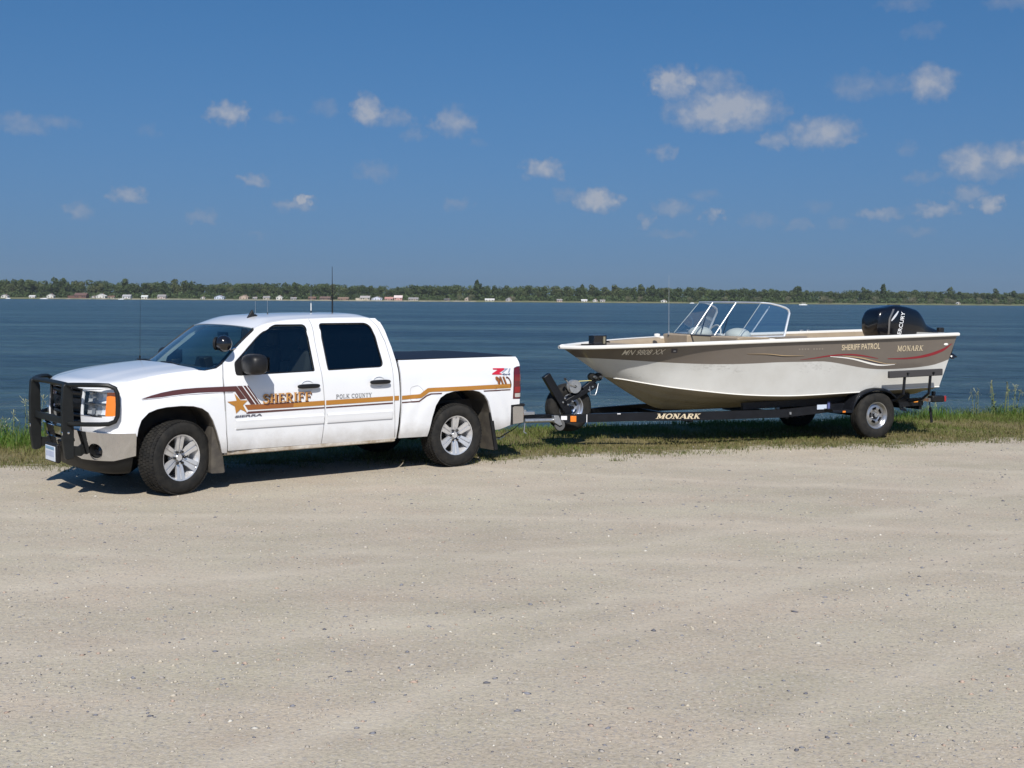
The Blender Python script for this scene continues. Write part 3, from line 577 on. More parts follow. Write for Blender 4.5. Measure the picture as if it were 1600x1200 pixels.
    put(MB().prism([(-.50, .72), (-.530, .72), (-.612, .165), (-.590, .165)], lambda x, z: (x, .985, z), lambda x, z: (x, .70, z)), 'mud_flap', flap_m)
    put(MB().beam((-.525, .995, .66), (-.615, .995, .17), .02, .05), 'mud_flap_edge', black)
    # ---- underbody
    for y in (.42, -.42): MB().box((1.7, y, .44), (5.4, .09, .15)).build('frame_rail', under, T)
    MB().box((2.2, 0, .40), (2.0, 1.7, .06)).build('floor_pan', under, T)
    MB().tube([(0, -.85, .395), (0, .85, .395)], .045, 10).ell((0, 0, .395), (.15, .13, .15), 14, 8).build('rear_axle', under, T)
    MB().tube([(3.645, -.85, .395), (3.645, .85, .395)], .04, 10).build('front_axle', under, T)
    MB().tube([(2.9, -.3, .35), (1.4, -.35, .33), (.5, -.55, .40), (-.7, -.72, .40)], .035, 8).build('exhaust', under, T)
    MB().box((3.6, 0, .62), (1.2, 1.0, .45)).build('engine_bay', under, T)
    # ---- mirrors, spotlight, antennas, roof fin
    for sg in (1, -1):
        mm = MB().ell((2.845, sg * 1.150, 1.375), (.115, .165, .115), 20, 12, p=.66).build('door_mirror', black, T)
        MB().beam((2.85, sg * .93, 1.31), (2.84, sg * 1.06, 1.33), .12, .07).build('mirror_arm', black, mm, bevel=.015)
        m = panel(rpoly([(2.99, 1.25, .03), (2.975, 1.385, .03), (2.86, 1.46), (2.80, 1.255)]), [], lambda x, z: (x, sg * (side(x, z) + .004), z), .1, .1); m.build('mirror_sail', black, mm, out=(0, sg, 0), solid=.01)
        MB().grid([[(2.727, sg * (1.150 + .12 * a), 1.375 + .08 * b) for a in (-1, 1)] for b in (-1, 1)]).build('mirror_glass', chrome, mm)
    sp = MB().ell((3.125, .985, 1.60), (.090, .090, .092), 20, 12).build('spotlight', gloss_black, T)
    MB().tube([(3.08, .955, 1.55), (3.01, .90, 1.53), (2.935, .875, 1.545)], .013, 7).build('spotlight_arm', chrome, sp)
    MB().lathe([(.072, .0), (.074, .028), (.0, .034)], (3.165, .935, 1.60), (.6, -.8, 0), 18).build('spotlight_lens', black, sp)
    MB().prism([(2.545, 1.850), (2.415, 1.868), (2.41, 1.900), (2.448, 1.908), (2.470, 1.962)], lambda x, z: (x, .35 + .018, z), lambda x, z: (x, .35 - .018, z)).build('roof_fin_antenna', black, T, bevel=.006)
    for x, y, z0, h, r, base in ((2.197, .20, 1.885, .04, .003, decal_white), (2.404, .30, 1.868, .03, .003, decal_white), (1.505, 0, 1.905, .13, .005, decal_white)):
        a = MB().tube([(x, y, z0), (x, y, z0 + h)], r, 6).build('whip_antenna', base, T)
        MB().lathe([(.016, 0), (.014, .012), (.007, .02), (.006, .04), (0, .04)], (x, y, z0), (0, 0, 1), 12).build('antenna_base', black, a)
        MB().tube([(x, y, z0 + h), (x, y, z0 + h + .16)], .0022, 5).build('antenna_whip', galv, a)
    a = MB().tube([(1.03, -.30, 1.90), (1.03, -.30, 2.14)], .010, 7).build('whip_antenna', black, T)
    MB().tube([(1.03, -.30, 2.14), (1.03, -.30, 2.50)], [.006, .003], 6).build('antenna_whip', black, a)
    a = MB().tube([(3.32, -.90, 1.36), (3.315, -.90, 1.40)], .010, 7).build('fender_antenna', black, T)
    MB().tube([(3.315, -.90, 1.40), (3.30, -.90, 2.10)], [.0025, .0015], 5).build('antenna_mast', black, a)
    # ---- livery
    def decal(poly, name, m, off=.004, parent=T):
        q = panel(poly, [], lambda u, z: body(u, z, off), .03, .03).build(name, m, parent, out=(0, 1, 0)); return q
    def letters(VF, q, name, m, off=.005, parent=T):
        (a0, a1, a2, a3) = [Vector(c) for c in q]; V, F = VF     # top-left, top-right, bottom-right, bottom-left in (x, z)
        P = []
        for s, t, l in V:
            p = (a3 * (1 - s) + a2 * s) * (1 - t) + (a0 * (1 - s) + a1 * s) * t; P.append(body(p.x, p.y, off + l))
        return MB().add(P, F).build(name, m, parent, recalc=False, out=(0, 1, 0), smooth=0)
    st = empty('livery'); st.parent = T
    decal([(4.06, 1.045), (3.95, 1.077), (3.839, 1.101), (3.72, 1.119), (3.595, 1.130), (3.45, 1.135), (3.307, 1.136), (3.0, 1.136), (2.952, .988), (3.008, 1.076), (3.139, 1.080), (3.307, 1.083), (3.45, 1.083), (3.597, 1.077), (3.72, 1.068), (3.841, 1.056)][:8] + [(2.990, 1.136), (2.880, .992), (2.948, .988), (3.008, 1.076), (3.139, 1.080), (3.307, 1.083), (3.45, 1.083), (3.597, 1.077), (3.72, 1.068), (3.841, 1.056)], 'stripe', brown, parent=st)
    MB().tube([body(u, z, .001) for u, z in ((4.05, 1.036), (3.841, 1.046), (3.597, 1.066), (3.307, 1.072), (3.139, 1.069), (3.03, 1.066))], .0025, 4).build('pinstripe', brown, st)
    for x0, x1, x2, x3 in ((2.984, 2.925, 2.772, 2.826), (2.910, 2.880, 2.726, 2.757), (2.867, 2.852, 2.702, 2.716)):
        decal([(x0, 1.136), (x1, 1.136), (x2, .928), (x3, .928)], 'stripe', brown, parent=st)
    decal([(2.897, .926), (2.70, .924), (2.30, .921), (2.30, .868), (2.858, .868)], 'stripe', rust, parent=st)
    decal([(2.30, .921), (1.897, .926), (1.897, .872), (2.30, .868)], 'stripe', gold, parent=st)
    decal([(1.880, .926), (.966, .935), (.966, .880), (1.880, .872)], 'stripe', gold, parent=st)
    decal([(.947, .935), (.880, .935), (.880, .880), (.947, .880)], 'stripe', gold, parent=st)
    decal([(.838, .932), (.582, .942), (.53, .975), (.47, 1.010), (.40, 1.012), (-.847, 1.012), (-.847, .958), (.40, .962), (.45, .958), (.51, .922), (.565, .894), (.838, .884)], 'stripe', gold, parent=st)
    decal([(2.853, .850), (1.897, .851), (1.897, .836), (2.88, .826)], 'stripe', brown, parent=st)
    decal([(1.880, .851), (.966, .859), (.966, .843), (1.880, .836)], 'stripe', brown, parent=st)
    decal([(.838, .857), (.598, .862), (.49, .925), (.426, .945), (.262, .945), (.275, .930), (.418, .930), (.48, .910), (.59, .847), (.838, .843)], 'stripe', brown, parent=st)
    decal([(-.385, .945), (-.839, .943), (-.839, .929), (-.395, .930)], 'stripe', brown, parent=st)
    decal([(3.018, 1.058), (2.994, .976), (3.110, .972), (3.022, .918), (3.006, .838), (2.951, .882), (2.868, .838), (2.919, .923), (2.863, .974), (2.948, .980)][::-1], 'star_emblem', gold, .006, st)
    sh = serif('SHERIFF', 1.35, .03); q = [(2.675, 1.030), (2.075, 1.036), (2.075, .926), (2.675, .918)]
    letters((sh[0], sh[1]), [(a - .010, b - .010) for a, b in q], 'lettering', brown, .0065, st)
    letters(serif('SHERIFF', 1.15, .08), [(a + .004, b + .006) for a, b in q], 'lettering', mat('decal_tan', (.50, .25, .075), .35), .0105, st)
    letters(serif('POLK COUNTY', 1.0), [(1.749, .989), (1.262, .989), (1.262, .938), (1.749, .938)], 'lettering', mat('decal_grey', (.17, .17, .18), .4), .0045, st)
    sr = sans('SIERRA', .15, .035); letters(sr, [(3.022, .815), (2.687, .819), (2.687, .792), (3.022, .790)], 'badge_lettering', mat('badge_chrome', (.16, .16, .20), .3, .5), .006, st)
    decal([(-.556, 1.222), (-.745, 1.218), (-.745, 1.200), (-.655, 1.158), (-.695, 1.150), (-.695, 1.136), (-.540, 1.141), (-.540, 1.156), (-.635, 1.200), (-.556, 1.205)][::-1], 'badge_lettering', mat('decal_red', (.55, .02, .05), .35), .0045, st)
    letters(sans('71', .1, .02), [(-.738, 1.214), (-.845, 1.212), (-.835, 1.160), (-.690, 1.160)], 'badge_lettering', mat('decal_steel', (.27, .33, .44), .35), .0055, st)
    letters(sans('4x4', .1, .03), [(-.700, 1.154), (-.835, 1.150), (-.832, 1.124), (-.690, 1.130)], 'badge_lettering', mat('decal_navy', (.10, .12, .20), .35), .0055, st)
    n9 = [(-.580, 1.116), (-.742, 1.113), (-.778, 1.010), (-.616, 1.014)]
    letters(sans('911', -.12, .11), [(a - .006, b - .006) for a, b in n9], 'lettering', brown, .0050, st)
    letters(sans('911', -.12, .045), n9, 'lettering', rust, .0070, st)
    ph = [(-.762, 1.108), (-.785, 1.108), (-.815, 1.090), (-.842, 1.050), (-.855, 1.005), (-.850, .972), (-.836, .970), (-.838, 1.000), (-.826, 1.045), (-.805, 1.075), (-.782, 1.088), (-.765, 1.086)]
    decal(ph, 'phone_emblem', brown, .0060, st)
    letters(sans('EMERGENCY', 0, .01), [(-.60, .984), (-.80, .982), (-.80, .962), (-.60, .964)], 'lettering', mat('decal_olive', (.20, .13, .02), .4), .0045, st)
    return T
truck = build_truck()
# ================================================================ trailer and boat (x = u from the hitch ball backwards, near side is -y, so v = -y)
HB = R(25.37); HLOC = (-.216, 16.402, 0)
taupe = mat('taupe_paint', (.140, .119, .101), .34, coat=.5, var=.05, vscale=3)
boat_white = mat('boat_white', (.57, .57, .55), .38, coat=.3, base2=(.51, .505, .48), vscale=2.2)
rail_white = mat('gunwale_white', (.80, .78, .73), .35)
bottom_m = mat('hull_bottom', (.33, .29, .22), .4, base2=(.27, .235, .175), vscale=1.8)
deck_m = mat('deck_carpet', (.38, .29, .19), .95, base2=(.31, .235, .15), vscale=40, bump=.3, bscale=300)
liner_t = mat('boat_liner', (.33, .265, .19), .6, var=.06)
alum = mat('bright_aluminium', (.78, .79, .80), .32, .6)
vinyl = mat('seat_vinyl', (.72, .68, .60), .5)
boat_glass = glass('boat_glass', (.82, .89, .92), f0=.20)
tr_black = mat('trailer_black', (.008, .009, .012), .34, spec=.3, var=.2)
carpet_blk = mat('bunk_carpet', (.045, .043, .045), .95, bump=.3, bscale=250)
red_s = mat('stripe_red', (.24, .014, .024), .35)
tan_l = mat('letter_tan', (.62, .52, .36), .45)

def scuff(M):
    # rubbed dock marks on the white side
    nt = M.node_tree; P = nt.nodes['Principled BSDF']; L = nt.links; src = P.inputs['Base Color'].links[0].from_socket; tc = nt.nodes.new('ShaderNodeTexCoord'); mp = nt.nodes.new('ShaderNodeMapping'); mp.inputs['Scale'].default_value = (1.0, 1, 2.6); L.new(tc.outputs['Object'], mp.inputs[0])
    n1 = nt.nodes.new('ShaderNodeTexNoise'); n1.inputs['Scale'].default_value = 1.1; n1.inputs['Detail'].default_value = 3; n2 = nt.nodes.new('ShaderNodeTexNoise'); n2.inputs['Scale'].default_value = 16; n2.inputs['Detail'].default_value = 8; n2.inputs['Roughness'].default_value = .75
    for q in (n1, n2): L.new(mp.outputs[0], q.inputs['Vector'])
    mu = nt.nodes.new('ShaderNodeMath'); mu.operation = 'MULTIPLY'; L.new(n1.outputs['Fac'], mu.inputs[0]); L.new(n2.outputs['Fac'], mu.inputs[1]); mr = nt.nodes.new('ShaderNodeMapRange'); mr.inputs[1].default_value = .315; mr.inputs[2].default_value = .40; mr.inputs[4].default_value = .45; L.new(mu.outputs[0], mr.inputs[0])
    mx = nt.nodes.new('ShaderNodeMix'); mx.data_type = 'RGBA'; L.new(src, mx.inputs['A']); mx.inputs['B'].default_value = (.30, .29, .27, 1); L.new(mr.outputs[0], mx.inputs['Factor']); L.new(mx.outputs['Result'], P.inputs['Base Color'])
scuff(boat_white)
def build_trailer():
    T = empty('boat_trailer', HLOC, HB, label='black single-axle boat trailer with winch post and spare tyre, coupled to the pickup', cat='trailer')
    def P(u, v, z): return (u, -v, z)
    # frame: two rails that meet at the coupler, kink, rise over the axle
    near = [(.86, .07, .415), (1.9, .46, .445), (2.75, .72, .445), (4.3, .80, .440), (4.75, .80, .465), (5.35, .80, .500), (7.05, .80, .535)]
    for sg in (1, -1):
        A = []
        for i, (u, v, z) in enumerate(near):
            h = .060
            A.append([P(u, sg * (v + a), z + b) for a, b in ((-.03, -h), (.03, -h), (.03, h), (-.03, h), (-.03, -h))])
        m = MB().grid(A); m.add([P(7.05, sg * (.80 + a), .535 + b) for a, b in ((-.03, -.06), (.03, -.06), (.03, .06), (-.03, .06))], [(0, 1, 2, 3)])
        r = m.build('frame_rail', tr_black, T, smooth=25)
    V, F = serif('MONARK', 1.3, .05)
    n0 = Vector((2.20, .552 + .0335, 0)); n1 = Vector((2.94, .729 + .034, 0))
    def rail_face(u): 
        if u < 2.75: return .46 + (.72 - .46) * (u - 1.9) / .85 + .0325
        return .72 + .08 * (u - 2.75) / 1.55 + .0325
    L = []
    for s, t, l in V:
        u = 2.24 + .64 * s + .03 * (t - .5); L.append(P(u, rail_face(u) + .001 + l, .452 - .006 * s + (t - .5) * .078))
    MB().add(L, F).build('lettering', tan_l, T, recalc=False, smooth=0, out=(0, -1, 0))
    for u, v in ((2.75, .72), (4.4, .80), (5.5, .80), (7.02, .80)):
        MB().beam(P(u, -v, .40 if u < 5 else .45), P(u, v, .40 if u < 5 else .45), .06, .08).build('cross_member', tr_black, T)
    MB().tube([P(5.95, -.98, .36), P(5.95, .98, .36)], .045, 10).build('axle', tr_black, T)
    # coupler, jack, chains
    c = MB().beam(P(.90, 0, .44), P(.22, 0, .46), .075, .075).build('tongue', tr_black, T, bevel=.006)
    cp = MB().box(P(.12, 0, .485), (.30, .095, .055)); cp.ell(P(.0, 0, .49), (.075, .065, .05), 14, 8); cp.box(P(.16, 0, .53), (.14, .03, .05)); cp.tube([P(.28, -.06, .50), P(.40, -.06, .53), P(.62, -.05, .50)], .012, 6)
    cp.build('coupler', galv, T, bevel=.004)
    MB().box(P(.46, .02, .505), (.22, .08, .045)).box(P(.40, .03, .535), (.08, .05, .05)).build('coupler_latch', galv, T, bevel=.005)
    j = MB().tube([P(.36, .16, .415), P(.80, .16, .408)], .030, 12).build('jack', galv, T)
    MB().tube([P(.80, .16, .408), P(.90, .17, .405)], .022, 10).build('jack_inner_tube', galv, j)
    MB().prism([(.80, .475), (.87, .475), (.93, .345), (.885, .33), (.80, .38)], lambda u, z: P(u, .125, z), lambda u, z: P(u, .215, z)).build('jack_bracket', galv, j, bevel=.004)
    MB().lathe([(.02, -.022), (.075, -.022), (.082, -.012), (.082, .012), (.075, .022), (.02, .022)], P(.905, .17, .335), (0, 1, 0), 22).build('jack_wheel', mat('jack_wheel', (.10, .10, .10), .6), j)
    MB().tube([P(.37, .16, .415), P(.35, .16, .26), P(.37, .20, .24)], .010, 6).build('jack_crank', galv, j)
    ch = MB()
    for k in range(16):
        t = k / 15; p0 = Vector(P(-.16 + .36 * t, .03 + .07 * t, .40 - .20 * math.sin(math.pi * t) - .05 * (1 - t)))
        a = [p0 + Vector((.018 * math.cos(q), .010 * math.sin(q) * (k % 2), .010 * math.sin(q) * ((k + 1) % 2) + .006 * math.sin(q))) for q in np.linspace(0, 2 * math.pi, 9)[:-1]]
        ch.tube(a, .004, 5, closed=True)
    ch.build('safety_chain', galv, T)
    MB().tube([P(-.28, .12, .42), P(-.18, .16, .22), P(-.02, .16, .20), P(.2, .14, .30), P(.36, .10, .40), P(.7, .09, .46)], .007, 6).build('wiring_cable', black, T)
    MB().tube([P(-.45, .10, .36), P(-.36, .14, .16), P(-.24, .15, .15), P(-.15, .12, .30)], .012, 6).build('plug_lead', black, T)
    # amber reflector, stickers
    MB().box(P(1.11, .200, .418), (.085, .010, .085), Matrix.Rotation(-.36, 3, 'Z')).build('amber_marker', orange, T, bevel=.003)
    MB().box(P(.985, .153, .432), (.085, .004, .055), Matrix.Rotation(-.36, 3, 'Z')).build('sticker', mat('sticker_white', (.75, .75, .78), .5), T)
    MB().box(P(1.29, .267, .425), (.010, .006, .11), Matrix.Rotation(-.36, 3, 'Z')).build('sticker', mat('sticker_white', (.75, .75, .78), .5), T)
    MB().box(P(1.72, .429, .490), (.05, .004, .012), Matrix.Rotation(-.36, 3, 'Z')).build('sticker', mat('sticker_white', (.75, .75, .78), .5), T)
    # winch stand
    wp = MB().beam(P(1.14, 0, .46), P(.765, 0, 1.035), .085, .115, (1, 0, .65)).build('winch_post', tr_black, T, bevel=.006)
    MB().beam(P(1.03, 0, .615), P(1.58, 0, .880), .07, .085, (0, 1, 0)).build('bow_arm', tr_black, wp, bevel=.006)
    MB().beam(P(1.36, 0, .82), P(1.60, 0, .98), .06, .075, (0, 1, 0)).build('roller_bracket', tr_black, wp, bevel=.006)
    for k, (u, z) in enumerate(((1.515, .995), (1.615, .992))):
        MB().lathe([(.015, -.05), (.045, -.052), (.056, -.035), (.056, .035), (.045, .052), (.015, .05)], P(u, .0, z), (0, 1, 0), 20).build('bow_roller', rubber, wp)
        MB().lathe([(0, .0), (.02, .0), (.02, -.06)], P(u, .06, z), (0, 1, 0), 10).build('roller_pin', galv, wp)
    for u, z in ((1.05, .70), (1.10, .61), (1.02, .645), (1.17, .655), (1.50, .855), (1.44, .81)): MB().lathe([(0, .015), (.012, .014), (.014, 0)], P(u, .045, z), (0, -1, 0), 8).build('bolt', galv, wp)
    w = MB().lathe([(.02, -.045), (.095, -.045), (.095, -.038), (.035, -.03), (.035, .03), (.095, .038), (.095, .045), (.02, .045)], P(1.205, .03, .865), (0, 1, 0), 26).build('winch', galv, wp)
    MB().box(P(1.17, .03, .80), (.10, .11, .14)).build('winch_frame', galv, w, bevel=.008) if False else MB().prism([(1.10, .72), (1.25, .78), (1.24, .90), (1.13, .93)], lambda u, z: P(u, -.03, z), lambda u, z: P(u, -.04, z)).build('winch_plate', galv, wp)
    h = MB().tube([P(1.20, .085, .865), P(1.10, .09, .90), P(1.04, .09, .97)], .010, 6).build('winch_handle', galv, wp)
    MB().tube([P(1.04, .085, .975), P(1.00, .14, .985)], .018, 8).build('handle_grip', black, wp)
    MB().beam(P(1.26, .03, .938), P(1.50, .01, .945), .05, .006).build('winch_strap', mat('strap_yellow', (.62, .55, .22), .8), wp)
    MB().tube([P(1.45, .05, .86), P(1.46, .06, .74), P(1.54, .06, .735), P(1.57, .05, .80), P(1.60, .04, .90)], .005, 5).build('safety_cable', galv, wp)
    # spare wheel, far side of the winch post
    def small_wheel(name, loc, tyre_r, w, rim_r, rz, parent, kind=0):
        # rim faces -y (near side)
        rm = MB().lathe([(rim_r - .012, -w * .42), (rim_r, -w * .44), (rim_r + .006, -w * .40), (rim_r - .012, -w * .34), (rim_r - .035, -w * .22), (rim_r - .05, .2 * w), (rim_r, .44 * w)], (0, 0, 0), (0, 1, 0), 36)
        o = rm.build(name, mat('trailer_rim', (.42, .42, .43), .3, .8, var=.08, vscale=15) if kind == 0 else mat('galv_rim', (.58, .61, .68), .3, .85), parent, smooth=50); o.location = loc; o.rotation_euler = (0, 0, rz)
        d = MB(); k = 5; R0 = rim_r - .035
        # slotted disc: ring between the windows is built from wedges
        n = 60; prof = lambda r: -w * (.22 + .10 * math.sin(min(1, max(0, (r - .05) / (R0 - .05))) * math.pi))
        V = []; F = []
        rs = [.03, .055, .085, R0 - .045, R0 - .012, R0 + .004]
        for i in range(n):
            a = 2 * math.pi * i / n
            for r in rs: V.append((r * math.cos(a), prof(r), r * math.sin(a)))
        for i in range(n):
            for q in range(len(rs) - 1):
                if q in (2, 3)[:1] and (i % (n // k)) in range(2, n // k - 3): continue
                a = i * len(rs) + q; b = ((i + 1) % n) * len(rs) + q; F.append((a, a + 1, b + 1, b))
        d.add(V, F); d.build('rim_disc', mat('trailer_rim', (.42, .42, .43), .3, .8, var=.08, vscale=15) if kind == 0 else mat('galv_rim', (.58, .61, .68), .3, .85), o, solid=.006)
        MB().lathe([(0, -w * .40), (.030, -w * .40), (.034, -w * .37), (.036, -w * .2)], (0, 0, 0), (0, 1, 0), 18).build('hub_cap', galv, o)
        for i in range(5): MB().lathe([(0, -w * .30), (.009, -w * .30), (.010, -w * .2)], (.06 * math.cos(i * 1.2566), 0, .06 * math.sin(i * 1.2566)), (0, 1, 0), 8).build('lug_nut', galv, o)
        MB().lathe([(.0, w * .1), (rim_r - .05, w * .1)], (0, 0, 0), (0, 1, 0), 24).build('brake_drum', under, o)
        q = w / 2; pr = [(rim_r, -q * .86), (rim_r + .012, -q * .95), ((rim_r + tyre_r) / 2, -q * 1.02), (tyre_r - .035, -q * .92), (tyre_r - .012, -q * .78), (tyre_r - .002, -q * .6)]
        pr = pr + [(tyre_r, -q * .45), (tyre_r - .010, -q * .42), (tyre_r - .010, -q * .36), (tyre_r, -q * .33), (tyre_r, q * .0 - .006), (tyre_r - .010, -.003), (tyre_r - .010, .003), (tyre_r, .006)] + [(tyre_r, q * .33), (tyre_r - .010, q * .36), (tyre_r - .010, q * .42), (tyre_r, q * .45)] + [(r, -h) for r, h in reversed(pr)]
        MB().lathe(pr, (0, 0, 0), (0, 1, 0), 44).build('tyre', rubber, o, smooth=40)
        return o
    small_wheel('road_wheel', P(5.95, .90, .37), .372, .225, .205, 0, T)
    small_wheel('road_wheel', P(5.95, -.90, .37), .372, .225, .205, math.pi, T)
    small_wheel('spare_wheel', P(1.20, -.13, .555), .345, .215, .195, 0, T, 1)
    MB().tube([P(1.2, 0, .555), P(1.2, -.12, .555)], .03, 8).build('spare_carrier', tr_black, T)
    # fenders with steps
    FP = [(5.06, .492), (5.43, .476), (5.455, .56), (5.52, .655), (5.62, .735), (5.75, .780), (5.90, .797), (6.05, .785), (6.18, .742), (6.28, .668), (6.355, .565), (6.385, .482), (6.50, .462)]
    for sg in (1, -1):
        f = MB().grid([[P(u, sg * v, z - dz) for v, dz in ((.80, .0), (1.015, .0), (1.035, .012), (1.040, .045))] for u, z in FP]).build('fender', tr_black, T, solid=.006, smooth=50)
        MB().tube([P(u, sg * 1.036, z - .03) for u, z in FP[1:-1]], .012, 6).build('fender_lip', tr_black, f)
        MB().box(P(5.27, sg * 1.043, .452), (.055, .010, .028)).build('side_marker', orange, f, bevel=.003)
        MB().box(P(5.02, sg * .834, .515), (.18, .006, .070)).build('data_plate', mat('data_plate', (.55, .62, .74), .5), f)
        MB().box(P(5.15, sg * .834, .53), (.045, .006, .12)).build('data_plate', mat('data_blue', (.10, .12, .28), .5), f)
        # guide-on board and posts
        b = MB().beam(P(5.96, sg * 1.215, 1.006), P(7.04, sg * 1.205, 1.026), .05, .105).build('guide_board', carpet_blk, T, bevel=.01)
        for u in (6.28, 6.80):
            MB().tube([P(u + .05 - .10, sg * .83, .55), P(u - .0, sg * 1.05, .60), P(u + .01, sg * 1.185, .70), P(u + .03, sg * 1.185, 1.0)], .022, 8).build('guide_post', tr_black, b)
            MB().lathe([(0, .03), (.014, .028), (.016, 0)], P(u + .03, sg * 1.24, 1.02), (0, -sg, 0), 8).build('bolt', black, b)
        # bunks the hull rests on
        bk = MB().beam(P(3.75, sg * .56, .545), P(7.0, sg * .56, .600), .05, .10).build('bunk', carpet_blk, T)
        for u in (4.4, 5.5, 6.9): MB().beam(P(u, sg * .56, .42), P(u, sg * .56, .56), .05, .05).build('bunk_bracket', galv, bk)
        # tail light
        t = MB().box(P(7.16, sg * .985, .590), (.25, .12, .10)).build('tail_light', black, T, bevel=.015)
        MB().box(P(7.300, sg * .985, .590), (.040, .12, .092)).build('red_lens', redm, t, bevel=.008)
        MB().box(P(7.02, sg * .90, .575), (.05, .20, .05)).build('light_bracket', galv, t)
        MB().box(P(6.885, sg * .838, .555), (.085, .014, .055)).build('amber_marker', mat('amber_bright', (.85, .30, .03), .2, coat=1.), T, bevel=.004)
        MB().beam(P(7.18, sg * .90, .54), P(7.19, sg * .90, .70), .05, .04).build('strap_hook', tr_black, T)
    MB().beam(P(7.17, .86, .44), P(7.20, .87, .20), .045, .012, (0, 1, 0)).tube([P(7.15, .86, .53), P(7.17, .86, .43)], .008, 6).build('tie_down_strap', black, T)
    MB().tube([P(4.42, .845, .425), P(4.42, .845, .46)], .02, 8).build('grease_cap', galv, T)
    return T
trailer = build_trailer()

HG = np.array([(1.01, 0, 1.432), (1.144, .192, 1.434), (1.354, .37, 1.44), (1.589, .502, 1.45), (1.911, .661, 1.464), (2.252, .788, 1.479), (2.987, .977, 1.506), (4.127, 1.104, 1.537), (5.546, 1.119, 1.565), (6.716, 1.09, 1.59), (7.50, 1.055, 1.607)])
HK = np.array([(1.70, 0, .995), (1.78, .10, .983), (1.887, .187, .969), (2.114, .343, .925), (2.437, .519, .868), (2.953, .732, .802), (3.443, .83, .751), (4.11, .934, .717), (5.339, .967, .728), (6.357, .958, .754), (7.25, .95, .775)])
HE = np.array([(1.70, 0, .995), (2.109, 0, .754), (2.609, 0, .510), (3.0, 0, .475), (4, 0, .47), (5.5, 0, .49), (7.2, 0, .51)])
def build_boat():
    T = empty('motor_boat', HLOC, HB, label='open aluminium sheriff patrol boat, taupe over white, with windshield, on the trailer', cat='motor boat')
    tG = (HG[:, 0] - 1.01) / 6.49; tK = (HK[:, 0] - 1.70) / 5.55; tE = (HE[:, 0] - 1.70) / 5.5
    G = lambda t: interp(tG, HG, t); K = lambda t: interp(tK, HK, t); E = lambda t: interp(tE, HE, t)
    def S(t, w, off=0.):
        p = G(t) * (1 - w) + K(t) * w; p = p.copy()
        p[1] -= .085 * math.sin(math.pi * w ** .8) * math.exp(-((t - .15) / .14) ** 2) * min(1, t / .04)
        if off:
            a = S(min(t + .004, 1), w) - S(max(t - .004, 0), w); b = S(t, min(w + .02, 1)) - S(t, max(w - .02, 0)); n = np.cross(a, b); n /= np.linalg.norm(n) + 1e-9
            if n[1] < 0: n = -n
            p = p + n * off
        return p
    def X(p, sg=1): return (p[0], -sg * p[1], p[2])
    ts = np.r_[np.linspace(0, .12, 14), np.linspace(.14, 1, 40)]
    BT = [0, .0308, .0679, .1198, .1733, .2291, .2893, .3533, .4565, .5296, .5893, .6193, .6521, .69, .7201, .7661, .8102, .8546, .9036, .9628, 1.0]
    BW = [.3391, .3516, .3553, .3748, .3978, .4124, .4155, .4079, .387, .3943, .4062, .4374, .4812, .5326, .5664, .5975, .6081, .6088, .5983, .5553, .482]
    wb = lambda t: float(interp(BT, BW, t))
    hull = None
    for sg in (1, -1):
        a = MB().grid([[X(S(t, w * wb(t)), sg) for w in np.linspace(0, 1, 7)] for t in ts]).build('hull_topside', taupe, T, out=(0, -sg, 0), solid=.006, smooth=60)
        b = MB().grid([[X(S(t, wb(t) + (1 - wb(t)) * w), sg) for w in np.linspace(0, 1, 8)] for t in ts]).build('hull_side', boat_white, T, out=(0, -sg, 0), solid=.006, smooth=60)
        c = MB().grid([[X(K(t) * (1 - w) + E(t) * w + np.array([0, 0, -.012 * math.sin(math.pi * w * 3) ** 2 * min(1, t * 8)]), sg) for w in np.linspace(0, 1, 13)] for t in ts]).build('hull_bottom', bottom_m, T, out=(0, 0, -1), solid=.006, smooth=40)
        MB().tube([X(S(t, 1, .004), sg) for t in ts[2:]], .0075, 6).build('spray_rail', rail_white, T)
        # rounded gunwale extrusion
        r = MB(); rows = []
        for t in ts:
            g = G(t); gi = G(min(1, t + .001)) - G(max(0, t - .001)); n = np.array([gi[1], -gi[0], 0]); n /= np.linalg.norm(n) + 1e-9
            if n[1] < 0: n = -n
            if t < .02: n = np.array([-.75, .66, 0])
            rows.append([X(g + n * o + np.array([0, 0, z]), sg) for o, z in ((.010, -.030), (.036, -.026), (.048, -.006), (.042, .014), (.018, .024), (-.05, .022), (-.075, .012), (-.075, -.02))])
        r.grid(rows).build('gunwale_rail', rail_white, T, out=(0, 0, 1), smooth=50, solid=.004)
        # inner liner
        ins = lambda t, z: (lambda p: np.array([p[0], max(0, p[1] - .075), z]))(S(t, (G(t)[2] - z) / (G(t)[2] - K(t)[2])))
        inn = lambda t, z: (G(t) * np.array([1, 1, 0]) + np.array([0, 0, z])) * np.array([1, max(0, (G(t)[1] - .075)) / max(G(t)[1], 1e-3), 1])
        MB().grid([[X(ins(t, z), sg) for z in (G(t)[2] - .012, G(t)[2] - .18, 1.10)] for t in ts[12:]]).build('inner_side', liner_t, T, solid=.006)
    bow = MB().ell((1.03, 0, 1.437), (.05, .045, .032), 12, 8).build('bow_cap', rail_white, T)
    # transom, decks
    t1 = 1.0; pts = [G(t1), S(t1, .5), K(t1), E(t1)]
    poly = [X(p) for p in pts] + [X(p, -1) for p in reversed(pts[:-1])]
    tr = MB().add(poly, [tuple(range(len(poly)))]).build('transom', boat_white, T, solid=.03, out=(1, 0, 0))
